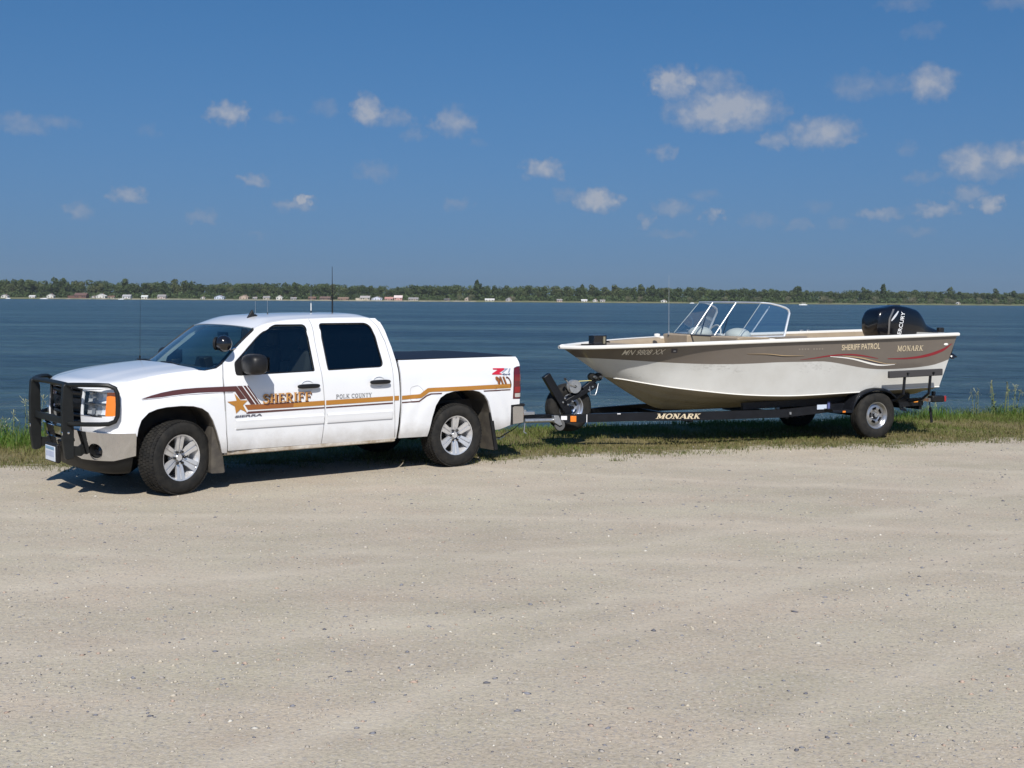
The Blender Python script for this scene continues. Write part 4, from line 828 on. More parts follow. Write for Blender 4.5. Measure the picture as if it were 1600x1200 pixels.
    def deck(ta, tb, z, name, m, inset=.07, n=10):
        
        rows = []
        for t in np.linspace(ta, tb, n):
            p = S(t, max(0, (G(t)[2] - z(t)) / (G(t)[2] - K(t)[2]))); rows.append([(p[0], v * max(0, p[1] - inset), z(t)) for v in np.linspace(-1, 1, 7)])
        return MB().grid(rows).build(name, m, T, solid=.02, out=(0, 0, 1))
    deck(.012, .165, lambda t: G(t)[2] - .004, 'bow_deck', mat('bow_deck', (.26, .215, .165), .7, var=.1, vscale=30), .05)
    deck(.10, .30, lambda t: 1.16, 'bow_floor', deck_m, .12)
    MB().prism([(.64, 1.455), (-.64, 1.455), (-.36, 1.17), (.36, 1.17)], lambda y, z: (2.075, y, z), lambda y, z: (2.095, y, z)).build('bow_bulkhead', liner_t, T)
    # curved bow bench with carpeted back, seen across the gunwale
    for sg in (1, -1):
        MB().grid([[(G(t)[0], -sg * (G(t)[1] - o), z) if o else (ins(t, z)[0], -sg * max(.02, ins(t, z)[1] - .02), z) for o, z in ((.07, G(t)[2] - .01), (.11, G(t)[2] + .018), (.20, G(t)[2] + .012), (.24, G(t)[2] - .04), (None, 1.17))] for t in np.linspace(.17, .335, 14)]).build('bow_coaming', liner_t, T, smooth=50)
    deck(.29, .90, lambda t: 1.08, 'cockpit_floor', deck_m, .12)
    for sg in (1, -1):
        c = MB().prism(rpoly([(3.34, 1.09), (3.34, 1.575, .02), (3.45, 1.592, .05), (3.90, 1.575, .08), (4.02, 1.42, .05), (3.98, 1.09)]), lambda u, z: (u, -sg * .30, z), lambda u, z: (u, -sg * (.99 if z > 1.3 else .76), z)).build('console', liner_t, T, bevel=.015)
        MB().ell((3.70 - .05 * sg, -sg * .56, 1.59), (.19, .20, .115), 20, 10).build('console_hood', vinyl, c)
        st = MB().box((4.75, -sg * .55, 1.22), (.48, .50, .12)).build('seat', vinyl, T, bevel=.04)
        MB().box((5.00, -sg * .55, 1.36), (.12, .48, .30), Matrix.Rotation(.12, 3, 'Y')).build('seat_back', vinyl, st, bevel=.04)
        MB().tube([(4.78, -sg * .55, 1.08), (4.78, -sg * .55, 1.18)], .04, 10).build('seat_pedestal', black, st)
        # long side rod tray, catches the light on the far side
        MB().box((5.2, -sg * .98, 1.50), (1.9, .14, .05)).build('side_tray', mat('tray_taupe', (.20, .17, .14), .7), T, bevel=.015)
    sw = MB().tube([(4.02 + .06 * math.cos(a), .58 + .17 * math.sin(a), 1.56 + .16 * math.cos(a)) for a in np.linspace(0, 2 * math.pi, 25)[:-1]], .013, 6, closed=True)
    sw.box((4.02, .58, 1.56), (.03, .30, .04)); sw.build('steering_wheel', mat('wheel_grey', (.5, .5, .48), .5), T)
    deck(.88, .985, lambda t: 1.42, 'stern_deck', liner_t, .09)
    MB().box((6.74, 0, 1.26), (.02, 1.9, .34)).build('stern_bulkhead', liner_t, T)
    # ---- windshield: raked front panes, side wings, bright frame
    wsx = empty('windshield'); wsx.parent = T
    base = [(4.18, -.965, 1.588), (3.44, -.84, 1.568), (3.41, -.30, 1.580), (3.41, .30, 1.580), (3.44, .84, 1.585), (4.18, .965, 1.592)]
    top = [(4.30, -.905, 1.965), (3.885, -.79, 2.078), (3.80, -.30, 2.082), (3.80, .30, 2.082), (3.885, .79, 2.078), (4.30, .905, 1.965)]
    base = [(u, y, z) for u, y, z in base]; 
    # side wing top edge curves down to the rear post
    def wing(sg):
        return [(3.885, sg * .79, 2.078), (4.02, sg * .83, 2.068), (4.16, sg * .87, 2.035), (4.25, sg * .895, 2.005), (4.295, sg * .905, 1.975), (4.308, sg * .91, 1.925), (4.18, sg * .965, 1.59)]
    for k in range(1, 4):
        a, b, c, d = [Vector(q) for q in (base[k], base[k + 1], top[k + 1], top[k])]
        MB().add([a, b, c, d], [(0, 1, 2, 3)]).build('pane', boat_glass, wsx)
    for sg in (-1, 1):
        w = wing(sg); MB().add([base[1] if sg < 0 else base[4]] + w, [tuple(range(len(w) + 1))]).build('pane', boat_glass, wsx)
        MB().tube([Vector(q) for q in w], [.012, .012, .014, .016, .017, .017, .017], 8).build('frame_bar', alum, wsx)
        MB().tube([w[-1], base[1] if sg < 0 else base[4]], .013, 8).build('frame_bar', alum, wsx)
    MB().tube([top[k] for k in (1, 2, 3, 4)], .012, 8).build('frame_bar', alum, wsx)
    MB().tube([base[k] for k in (1, 2, 3, 4)], .014, 8).build('frame_bar', mat('dark_frame', (.05, .06, .075), .4), wsx)
    for k in (2, 3): MB().tube([base[k], top[k]], .0095, 8).build('frame_bar', alum, wsx)
    for k in (1, 4): MB().tube([base[k], top[k]], .0055, 8).build('frame_bar', glass('corner_seal', (.6, .68, .72)) if False else mat('corner_seal', (.20, .25, .28), .4), wsx)
    MB().tube([(3.80, -.70, 1.64), (4.06, -.76, 2.02)], .010, 8).build('brace', alum, wsx)
    for y in (-.28, .30): MB().tube([(3.60, y + .02, 1.60), (3.69, y, 1.92)], .008, 6).build('brace', black, wsx)
    # ---- fittings
    b = MB().box((1.545, -.10, 1.525), (.215, .16, .150)).build('bow_box', gloss_black, T, bevel=.01)
    MB().box((1.60, -.19, 1.53), (.03, .02, .10)).build('box_latch', mat('latch', (.22, .20, .14), .5), b)
    MB().tube([(1.30, -.06, 1.462), (1.44, -.06, 1.462)], .012, 6).build('bow_cleat', black, T)
    MB().lathe([(.045, 0), (.047, .03), (.040, .045), (0, .048)], (3.00, .62, 1.545), (0, 0, 1), 16).build('deck_light', decal_white, T)
    MB().tube([(3.33, .80, 1.57), (3.33, .80, 1.62)], .010, 6).tube([(3.33, .80, 1.62), (3.315, .80, 2.50)], [.0035, .002], 6).build('antenna', mat('antenna_grey', (.30, .32, .35), .4), T)
    MB().box((7.26, -.93, 1.665), (.10, .07, .085)).build('stern_light', black, T, bevel=.012)
    MB().box((7.24, -.93, 1.627), (.14, .08, .012)).build('light_base', galv, T)
    for u in (6.30, 6.16): MB().box((u, 1.085, 1.61), (.06, .04, .03)).build('cleat', galv, T, bevel=.008)
    MB().ell((7.05, -.0, 1.3), (.01, .01, .01), 6, 4).build('drain', black, T) if False else None
    # ---- outboard motor, tilted
    m = empty('outboard_motor'); m.parent = T
    CU = [6.66, 6.69, 6.76, 6.88, 7.06, 7.22, 7.42, 7.56, 7.66, 7.75, 7.85, 8.0, 8.14]
    CT = [1.88, 1.945, 1.995, 2.022, 2.052, 2.045, 2.012, 1.968, 1.885, 1.775, 1.715, 1.665, 1.62]
    CB = [1.60, 1.54, 1.50, 1.47, 1.44, 1.42, 1.40, 1.38, 1.37, 1.36, 1.35, 1.34, 1.34]
    CW = [.185, .20, .21, .225, .235, .235, .22, .20, .175, .15, .13, .11, .09]
    rows = []
    for i, u in enumerate(np.linspace(6.66, 8.14, 44)):
        zt = float(interp(CU, CT, u)); zb = float(interp(CU, CB, u)); wd = float(interp(CU, CW, u)); zc = (zt + zb) / 2; hh = (zt - zb) / 2; ring = []
        for a in np.linspace(0, 2 * math.pi, 29):
            ca, sa = math.cos(a), math.sin(a); e = .48
            ring.append((u, wd * math.copysign(abs(ca) ** e, ca), zc + hh * math.copysign(abs(sa) ** e, sa)))
        rows.append(ring)
    cw = MB().grid(rows); n = 29
    cw.add(rows[0][:-1], [tuple(range(28))]); cw.add(rows[-1][:-1], [tuple(range(28))])
    cowl = cw.build('cowl', mat('cowl_black', (.004, .004, .006), .22, coat=.4), m, smooth=45)
    def cws(u, z, off=.004):
        zt = float(interp(CU, CT, u)); zb = float(interp(CU, CB, u)); wd = float(interp(CU, CW, u)); zc = (zt + zb) / 2; hh = (zt - zb) / 2
        s = min(.999, abs((z - zc) / hh)) ** (1 / .48); return (u, -(wd * max(0, 1 - s * s) ** .5 ** 1 ** 1 * 1.0 if False else wd * (max(0, 1 - s * s) ** .5) ** .48) - off, z)
    V, F = sans('MERCURY', .15, .01)
    # reads upwards along the cowl's side
    MB().add([cws(7.04 + .085 * (1 - t) * .95 + .10 * s - .03, 1.50 + .45 * s, .004) for s, t, l in V], F).build('lettering', mat('letter_white', (.85, .85, .86), .4), m, recalc=False, smooth=0, out=(0, -1, 0))
    st = mat('cowl_silver', (.34, .31, .28), .25, .7)
    MB().grid([[cws(6.845 + .034 * q + .02 * t ** 2 + .14 * max(0, t - .62) ** 1.2 * 2, 1.58 + .41 * t, .003) for q in (0, 1)] for t in np.linspace(0, 1, 16)]).build('trim_blade', st, m, smooth=50, out=(0, -1, 0))
    MB().grid([[cws(6.905 + .145 * t + (.012 + .022 * math.sin(math.pi * min(1, t * 1.1))) * (q - .5), 1.80 + .155 * t - .015 * (q - .5), .004) for q in (0, 1)] for t in np.linspace(0, 1, 12)]).build('flash_decal', mat('flash_silver', (.80, .80, .82), .3, .3), m, smooth=50, out=(0, -1, 0))
    MB().box((7.25, .10, 2.05), (.22, .08, .025)).build('cowl_latch', black, m, bevel=.008)
    leg = MB().beam((7.55, 0, 1.50), (8.12, 0, 1.42), .13, .22).build('midsection', gloss_black, m, bevel=.04)
    MB().box((7.50, 0, 1.42), (.22, .34, .34)).build('clamp_bracket', black, m, bevel=.03)
    lo = MB().beam((8.05, 0, 1.44), (8.40, 0, 1.36), .10, .18).ell((8.42, 0, 1.33), (.055, .055, .17), 16, 8, Matrix.Rotation(.2, 3, 'Y')); lo.build('gearcase', gloss_black, m)
    MB().prism([(8.27, 1.49), (8.30, 1.49), (8.27, 1.28), (8.24, 1.28)], lambda u, z: (u, .10, z), lambda u, z: (u, -.10, z)).build('cavitation_plate', gloss_black, m)
    for k in range(3):
        a = k * 2.094; MB().ell((8.45 + .075 * math.cos(a), .075 * math.sin(a), 1.20), (.055, .055, .012), 12, 6, Matrix.Rotation(a, 3, 'X') @ Matrix.Rotation(.5, 3, 'Y')).build('propeller_blade', gloss_black, m)
    MB().box((7.53, -.62, 1.25), (.10, .16, .20), Matrix.Rotation(.5, 3, 'Y')).build('transom_bracket', black, T, bevel=.02)
    # ---- paintwork on the near and far side
    dec = empty('hull_graphics'); dec.parent = T
    def band(top, bot, name, m, off=.003):
        tt = np.array(top); bb = np.array(bot); k = np.linspace(0, 1, len(tt))
        for sg in (1, -1):
            MB().grid([[X(S(*(interp(k, tt, q) * (1 - r) + interp(k, bb, q) * r), off), sg) for r in (0, .5, 1)] for q in np.linspace(0, 1, 26)]).build(name, m, dec, out=(0, -sg, 0), smooth=60)
    red_t = [(.5113, .3522), (.5488, .3301), (.5947, .2944), (.6454, .2815), (.6914, .3047), (.7529, .3875)]; red_b = [(.5113, .3556), (.5488, .3439), (.5948, .3175), (.6456, .3045), (.6919, .3302), (.7531, .3958)]
    band(red_t, red_b, 'stripe', red_s, .003)
    band([(.6006, .3109), (.6643, .356), (.73, .4621), (.7673, .5077), (.813, .5171)], [(.6007, .3201), (.6647, .3814), (.7308, .4946), (.7681, .5323), (.8134, .5268)], 'stripe', decal_white, .004)
    band([(.6377, .3105), (.6922, .3523), (.7392, .4277), (.7839, .4953), (.8169, .5083)], [(.6379, .318), (.6931, .3716), (.7405, .4450), (.7845, .5043), (.8172, .5136)], 'stripe', mat('stripe_tan', (.50, .36, .20), .4), .0035)
    band([(.6378, .319), (.6931, .3736), (.7405, .4460), (.7845, .5053), (.8172, .5140)], [(.6379, .326), (.6931, .3936), (.7405, .4650), (.7845, .5123), (.8172, .5146)], 'stripe', ink, .0037)
    band([(.372, .2224), (.4251, .2292), (.4693, .2651), (.523, .2815)], [(.3718, .225), (.4249, .238), (.4691, .275), (.523, .285)], 'stripe', mat('stripe_tan', (.50, .36, .20), .4), .003)
    band([(.3718, .226), (.4249, .239), (.4691, .276), (.523, .286)], [(.3717, .2319), (.4245, .2542), (.4689, .2923), (.5229, .2918)], 'stripe', mat('stripe_black', (.03, .025, .025), .4), .003)
    band([(.7849, .4016), (.8515, .4029), (.914, .3602), (.9643, .2687), (.9908, .1749)], [(.7854, .4136), (.8529, .4332), (.9167, .4092), (.9675, .3204), (.9916, .1873)], 'stripe', red_s, .003)
    def words(VF, q, m, off=.005):
        V, F = VF; q = [np.array(c) for c in q]
        for sg in (1, -1):
            P = []
            for s, t, l in V:
                if sg < 0: s = 1 - s
                p = (q[3] * (1 - s) + q[2] * s) * (1 - t) + (q[0] * (1 - s) + q[1] * s) * t; P.append(X(S(p[0], p[1], off + l), sg))
            MB().add(P, F).build('lettering', m, dec, recalc=False, smooth=0, out=(0, -sg, 0))
    words(sans('SHERIFF PATROL', .12, .012), [(.6329, .1142), (.7498, .1067), (.753, .2155), (.6347, .2129)], tan_l)
    words(serif('MONARK', 1.0), [(.8077, .1707), (.8949, .1858), (.897, .2895), (.8091, .2814)], tan_l)
    words(sans('MN 9808 XX', .35, .005), [(.103, .0886), (.1901, .0952), (.1825, .2081), (.0928, .2269)], mat('letter_pale', (.72, .66, .56), .5))
    words((np.array([(0, 0, 0), (1, 0, 0), (1, 1, 0), (0, 1, 0)]), [(0, 1, 2, 3)]), [(.2019, .0912), (.2149, .0917), (.2112, .1803), (.198, .1828)], ink, .003)
    words((np.array([(.35, .3, 0), (.75, .3, 0), (.75, .6, 0), (.35, .6, 0)]), [(0, 1, 2, 3)]), [(.2019, .0912), (.2149, .0917), (.2112, .1803), (.198, .1828)], mat('sticker_pale', (.4, .4, .42), .5), .005)
    for k in range(9):
        if k != 4: words((np.array([(k / 9, .1, 0), (k / 9 + .06, .1, 0), (k / 9 + .06, .75, 0), (k / 9, .75, 0)]), [(0, 1, 2, 3)]), [(.5097, .1403), (.5827, .1489), (.5829, .1925), (.5093, .1835)], mat('letter_faint', (.24, .205, .17), .5), .003)
    for sg in (1, -1):
        MB().ell(X(S(.9716, .1883, .004), sg), (.045, .008, .020), 14, 8).build('side_light', decal_white, T)
    # scuffs on the white side
    return T
boat = build_boat()
HAZE = .000045
# ================================================================ ground, lake and far shore
EX = [-400, -60, -20, -9, -6.35, -3, -.2, .9, 1.8, 2.8, 4.3, 6.0, 7.0, 8.2, 12, 30, 80, 400]
EY = [-60, 0, 10.8, 13.9, 14.6, 15.1, 15.55, 16.05, 16.35, 16.75, 17.3, 17.6, 18.05, 18.65, 20.1, 26, 40, 120]
def edge(x): return np.interp(x, EX, EY) + .10 * np.sin(np.asarray(x) * 2.3) + .06 * np.sin(np.asarray(x) * 5.1 + 1)
def bankw(x): return np.interp(x, [-30, -9, -6, -2, 1.5, 5, 9, 14, 30], [3.6, 3.0, 3.3, 4.2, 4.6, 4.3, 3.95, 3.8, 4])
WATER_Z = -.35; D = 1500.
def N_(nt, t, **k):
    x = nt.nodes.new(t)
    for a, b in k.items(): setattr(x, a, b)
    return x
def ground_material():
    M = bpy.data.materials.new('gravel_and_turf'); M.use_nodes = True; nt = M.node_tree; L = nt.links; P = nt.nodes['Principled BSDF']
    tc = N_(nt, 'ShaderNodeTexCoord'); P.inputs['Roughness'].default_value = .95; P.inputs['Specular IOR Level'].default_value = .15
    def noise(scale, detail=6, rough=.6, stretch=None, off=0):
        n = N_(nt, 'ShaderNodeTexNoise'); n.inputs['Scale'].default_value = scale; n.inputs['Detail'].default_value = detail; n.inputs['Roughness'].default_value = rough
        mp = N_(nt, 'ShaderNodeMapping'); mp.inputs['Scale'].default_value = stretch or (1, 1, 1); mp.inputs['Location'].default_value = (off, off * .7, 0); mp.inputs['Rotation'].default_value = (0, 0, R(12) if stretch else 0)
        L.new(tc.outputs['Object'], mp.inputs[0]); L.new(mp.outputs[0], n.inputs['Vector']); return n.outputs['Fac']
    def ramp(fac, stops):
        r = N_(nt, 'ShaderNodeValToRGB'); e = r.color_ramp.elements
        while len(e) < len(stops): e.new(.5)
        for q, (p, c) in zip(e, stops): q.position = p; q.color = (*c, 1)
        L.new(fac, r.inputs[0]); return r.outputs[0]
    def mix(a, b, f, mode='MIX'):
        m = N_(nt, 'ShaderNodeMix', data_type='RGBA', blend_type=mode)
        for s, v in (('A', a), ('B', b)):
            if isinstance(v, tuple): m.inputs[s].default_value = (*v, 1)
            else: L.new(v, m.inputs[s])
        if isinstance(f, float): m.inputs['Factor'].default_value = f
        else: L.new(f, m.inputs['Factor'])
        return m.outputs['Result']
    base = ramp(noise(.35, 5, .6, (.7, 1.3, 1)), [(.30, (.385, .338, .258)), (.5, (.450, .395, .306)), (.70, (.505, .443, .350))])
    patch = ramp(noise(1.3, 6, .65, (.8, 1.3, 1), 7), [(.35, (.380, .330, .256)), (.62, (.490, .434, .342))])
    c = mix(base, patch, .5)
    tint = ramp(noise(.9, 4, .6, (.8, 1.2, 1), 17), [(.36, (.975, .992, .972)), (.5, (1., 1., 1.)), (.64, (1.02, .99, .99))])
    c = mix(c, tint, 1.0, 'MULTIPLY')
    dk = ramp(noise(.55, 7, .7, (.7, 1.5, 1), 41), [(.36, (.93, .925, .925)), (.50, (1., 1., 1.)), (.68, (1.03, 1.03, 1.025))])
    c = mix(c, dk, 1.0, 'MULTIPLY')
    grit = ramp(noise(38, 5, .75), [(.28, (.40, .40, .43)), (.5, (.98, .98, .98)), (.72, (1.18, 1.15, 1.10))])
    c = mix(c, grit, .75, 'MULTIPLY')
    vo = N_(nt, 'ShaderNodeTexVoronoi'); vo.inputs['Scale'].default_value = 70; L.new(tc.outputs['Object'], vo.inputs['Vector'])
    sp = N_(nt, 'ShaderNodeSeparateColor'); L.new(vo.outputs['Color'], sp.inputs[0])
    stone = ramp(sp.outputs[0], [(.0, (.24, .235, .25)), (.5, (.46, .42, .36)), (.8, (.40, .33, .28)), (1., (.62, .58, .51))])
    sel = N_(nt, 'ShaderNodeMapRange'); sel.inputs[1].default_value = .62; sel.inputs[2].default_value = .80; sel.inputs[4].default_value = .5; L.new(sp.outputs[1], sel.inputs[0])
    c = mix(c, stone, sel.outputs[0])
    # faint compacted tyre tracks that swing across the lot
    sx = N_(nt, 'ShaderNodeSeparateXYZ'); L.new(tc.outputs['Object'], sx.inputs[0])
    def mth(op, a, b=None, cl=False):
        q = N_(nt, 'ShaderNodeMath', operation=op); q.use_clamp = cl
        for i, v in enumerate((a, b)):
            if v is None: continue
            if isinstance(v, (int, float)): q.inputs[i].default_value = v
            else: L.new(v, q.inputs[i])
        return q.outputs[0]
    wob = mth('MULTIPLY', noise(.8, 3, .5, None, 21), .5); trk = None
    for cx, cy, rad in ((9.0, 38.0, 25.2), (9.0, 38.0, 23.5), (-2.0, -22.0, 31.6), (-2.0, -22.0, 33.3), (14.0, -6.0, 17.2), (14.0, -6.0, 18.9), (-9.0, 30.0, 22.3), (-9.0, 30.0, 24.0)):
        dx = mth('SUBTRACT', sx.outputs[0], cx); dy = mth('SUBTRACT', sx.outputs[1], cy)
        d = mth('ABSOLUTE', mth('ADD', mth('SUBTRACT', mth('SQRT', mth('ADD', mth('MULTIPLY', dx, dx), mth('MULTIPLY', dy, dy))), rad + .25), wob))
        b_ = mth('SUBTRACT', 1.0, mth('MULTIPLY', d, 4.5), True); trk = b_ if trk is None else mth('MAXIMUM', trk, b_)
    trk = mth('MULTIPLY', trk, mth('MULTIPLY', noise(1.7, 4, .6, None, 31), .62), True)
    c = mix(c, (.555, .492, .398), trk)
    # turf where the bank begins
    at = N_(nt, 'ShaderNodeAttribute', attribute_name='turf')
    pn = N_(nt, 'ShaderNodeMath', operation='MULTIPLY_ADD'); L.new(noise(5.5, 6, .7, None, 3), pn.inputs[0]); pn.inputs[1].default_value = 1.5; L.new(at.outputs['Fac'], pn.inputs[2])
    pr = N_(nt, 'ShaderNodeMapRange'); pr.inputs[1].default_value = 1.05; pr.inputs[2].default_value = 1.30; L.new(pn.outputs[0], pr.inputs[0])
    turf = ramp(noise(9, 6, .7, None, 11), [(.3, (.10, .085, .040)), (.5, (.17, .145, .068)), (.7, (.235, .195, .11))])
    c = mix(c, turf, pr.outputs[0])
    L.new(c, P.inputs['Base Color'])
    h = N_(nt, 'ShaderNodeMath', operation='MULTIPLY_ADD'); L.new(vo.outputs['Distance'], h.inputs[0]); h.inputs[1].default_value = -.5; L.new(noise(30, 6, .75), h.inputs[2])
    b = N_(nt, 'ShaderNodeBump'); b.inputs['Strength'].default_value = .42; b.inputs['Distance'].default_value = .010; L.new(h.outputs[0], b.inputs['Height'])
    b2 = N_(nt, 'ShaderNodeBump'); b2.inputs['Strength'].default_value = .40; b2.inputs['Distance'].default_value = .035; L.new(noise(3.5, 7, .7, (.9, 1.1, 1), 2), b2.inputs['Height']); L.new(b.outputs[0], b2.inputs['Normal'])
    L.new(b2.outputs[0], P.inputs['Normal']); return M
def build_ground():
    xs = np.r_[-400, -200, -100, -60, -40, -28, np.arange(-20, 24.01, .3), 30, 40, 60, 100, 200, 400]
    ss_ = np.r_[-400, -200, -100, -60, -40, -30, -22, -16, -12, -9, -7, -5, -3.5, -2.5, -1.8, np.arange(-1.2, 2.01, .2), 2.3, 2.6, 2.9, 3.2, 3.5, 3.8, 4.1, 4.5, 5, 6, 8, 12]
    V = []; A = []
    for s in ss_:
        e = edge(xs); bw = bankw(xs); y = e + s
        q = np.clip((s - (bw - 1.1)) / 2.6, 0, 1); z = -q * q * (3 - 2 * q) * 1.6 + .012 * np.sin(xs * 3 + s * 4) * (s > .6)
        V += list(zip(xs, y, z)); A += list(np.clip(np.full(len(xs), (s + .55) / 1.1), 0, 1))
    n = len(xs); F = [(i * n + j, i * n + j + 1, (i + 1) * n + j + 1, (i + 1) * n + j) for i in range(len(ss_) - 1) for j in range(n - 1)]
    m = MB(); m.v = [tuple(map(float, v)) for v in V]; m.f = F
    o = m.build('ground', ground_material(), None, recalc=False, smooth=180, out=(0, 0, 1)); tag(o, kind='structure')
    at = o.data.attributes.new('turf', 'FLOAT', 'POINT'); at.data.foreach_set('value', np.array(A, dtype=np.float32))
build_ground()

def scatter_mesh(name, V, F3, C, material, **k):
    me = bpy.data.meshes.new(name); V = np.asarray(V, np.float32); F3 = np.asarray(F3, np.int32)
    me.vertices.add(len(V)); me.vertices.foreach_set('co', V.ravel()); me.loops.add(F3.size); me.loops.foreach_set('vertex_index', F3.ravel())
    w = F3.shape[1]; me.polygons.add(len(F3)); me.polygons.foreach_set('loop_start', np.arange(0, F3.size, w, dtype=np.int32)); me.polygons.foreach_set('loop_total', np.full(len(F3), w, np.int32))
    me.update(calc_edges=True); me.validate()
    if C is not None:
        ca = me.color_attributes.new('tone', 'FLOAT_COLOR', 'POINT'); ca.data.foreach_set('color', np.c_[C, np.ones(len(C))].astype(np.float32).ravel())
    me.materials.append(material); o = bpy.data.objects.new(name, me); col.objects.link(o); return tag(o, **k)
def tone_mat(name, rough=.8, spec=.3, trans=0.):
    M = bpy.data.materials.new(name); M.use_nodes = True; nt = M.node_tree; P = nt.nodes['Principled BSDF']; a = N_(nt, 'ShaderNodeAttribute', attribute_name='tone')
    nt.links.new(a.outputs['Color'], P.inputs['Base Color']); P.inputs['Roughness'].default_value = rough; P.inputs['Specular IOR Level'].default_value = spec
    if trans:
        tl = N_(nt, 'ShaderNodeBsdfTranslucent'); nt.links.new(a.outputs['Color'], tl.inputs[0]); mx = N_(nt, 'ShaderNodeMixShader'); mx.inputs[0].default_value = trans
        nt.links.new(P.outputs[0], mx.inputs[1]); nt.links.new(tl.outputs[0], mx.inputs[2]); nt.links.new(mx.outputs[0], nt.nodes['Material Output'].inputs['Surface'])
    return M
def build_gravel():
    n = 62000
    y = 4.6 + (rng.random(n) ** 1.15) * 13.8; x = (rng.random(n) - .5) * 2 * (2.6 + .46 * y); keep = y < edge(x) + .5; x, y = x[keep], y[keep]
    cl = np.sin(x * 1.1 + y * 2.3) + np.sin(x * .7 - y * 1.7 + 2) + rng.normal(0, .9, len(x)); k = cl > -1.6; x, y = x[k], y[k]; n = len(x)
    s = np.clip(rng.lognormal(math.log(.0044), .52, n), .0025, .018)
    O = np.array([(1, 0, 0), (0, 1, 0), (-1, 0, 0), (0, -1, 0), (.1, .1, 1), (0, 0, -1), (.7, .7, .2), (-.7, .7, .15), (-.7, -.7, .2), (.7, -.7, .15)])
    T3 = np.array([(0, 6, 4), (6, 1, 4), (1, 7, 4), (7, 2, 4), (2, 8, 4), (8, 3, 4), (3, 9, 4), (9, 0, 4), (6, 0, 5), (1, 6, 5), (7, 1, 5), (2, 7, 5), (8, 2, 5), (3, 8, 5), (9, 3, 5), (0, 9, 5)])
    a = rng.random(n) * 6.283; sx = s * rng.uniform(.8, 1.5, n); sy = s * rng.uniform(.7, 1.1, n); sz = s * rng.uniform(.4, .75, n)
    J = O[None] * (1 + rng.normal(0, .14, (n, 10, 1))); X = J[..., 0] * sx[:, None]; Y = J[..., 1] * sy[:, None]
    V = np.stack([x[:, None] + X * np.cos(a)[:, None] - Y * np.sin(a)[:, None], y[:, None] + X * np.sin(a)[:, None] + Y * np.cos(a)[:, None], J[..., 2] * sz[:, None] + sz[:, None] * .10], -1).reshape(-1, 3)
    F = (T3[None] + (np.arange(n) * 10)[:, None, None]).reshape(-1, 3)
    pal = np.array([(.40, .36, .31), (.33, .30, .27), (.20, .20, .225), (.13, .13, .15), (.40, .30, .24), (.56, .53, .47), (.47, .42, .34)]); pi = rng.choice(7, n, p=[.27, .21, .14, .06, .10, .035, .185])
    C = np.repeat(pal[pi] * rng.uniform(.85, 1.12, (n, 1)), 10, 0)
    scatter_mesh('gravel', V, F, C, tone_mat('gravel_stone', .85), kind='stuff', label='loose grey and tan gravel stones on the lot', cat='gravel')
build_gravel()
leaf_m = tone_mat('grass_blade', .6, .25, .35)
def blades(x, y, z, h, w, lean, C, tip=None):
    n = len(x); a = rng.random(n) * 6.283; b = rng.random(n) * 6.283
    dx, dy = np.cos(a) * w, np.sin(a) * w; lx, ly = np.cos(b) * lean * h, np.sin(b) * lean * h
    P0 = np.stack([x - dx, y - dy, z - .01], -1); P1 = np.stack([x + dx, y + dy, z - .01], -1)
    P2 = np.stack([x + lx * .35 + dx * .75, y + ly * .35 + dy * .75, z + h * .6], -1); P3 = np.stack([x + lx * .35 - dx * .75, y + ly * .35 - dy * .75, z + h * .6], -1)
    P4 = np.stack([x + lx, y + ly, z + h * (1 - .25 * lean)], -1)
    V = np.stack([P0, P1, P2, P3, P4], 1).reshape(-1, 3); o = np.arange(n)[:, None] * 5
    F = np.concatenate([o + [0, 1, 2], o + [0, 2, 3], o + [3, 2, 4]], 1).reshape(-1, 3)
    return V, F, np.repeat(C, 5, 0)
def zground(x, y):
    s = y - edge(x); q = np.clip((s - (bankw(x) - 1.1)) / 2.6, 0, 1); return -q * q * (3 - 2 * q) * 1.6, s
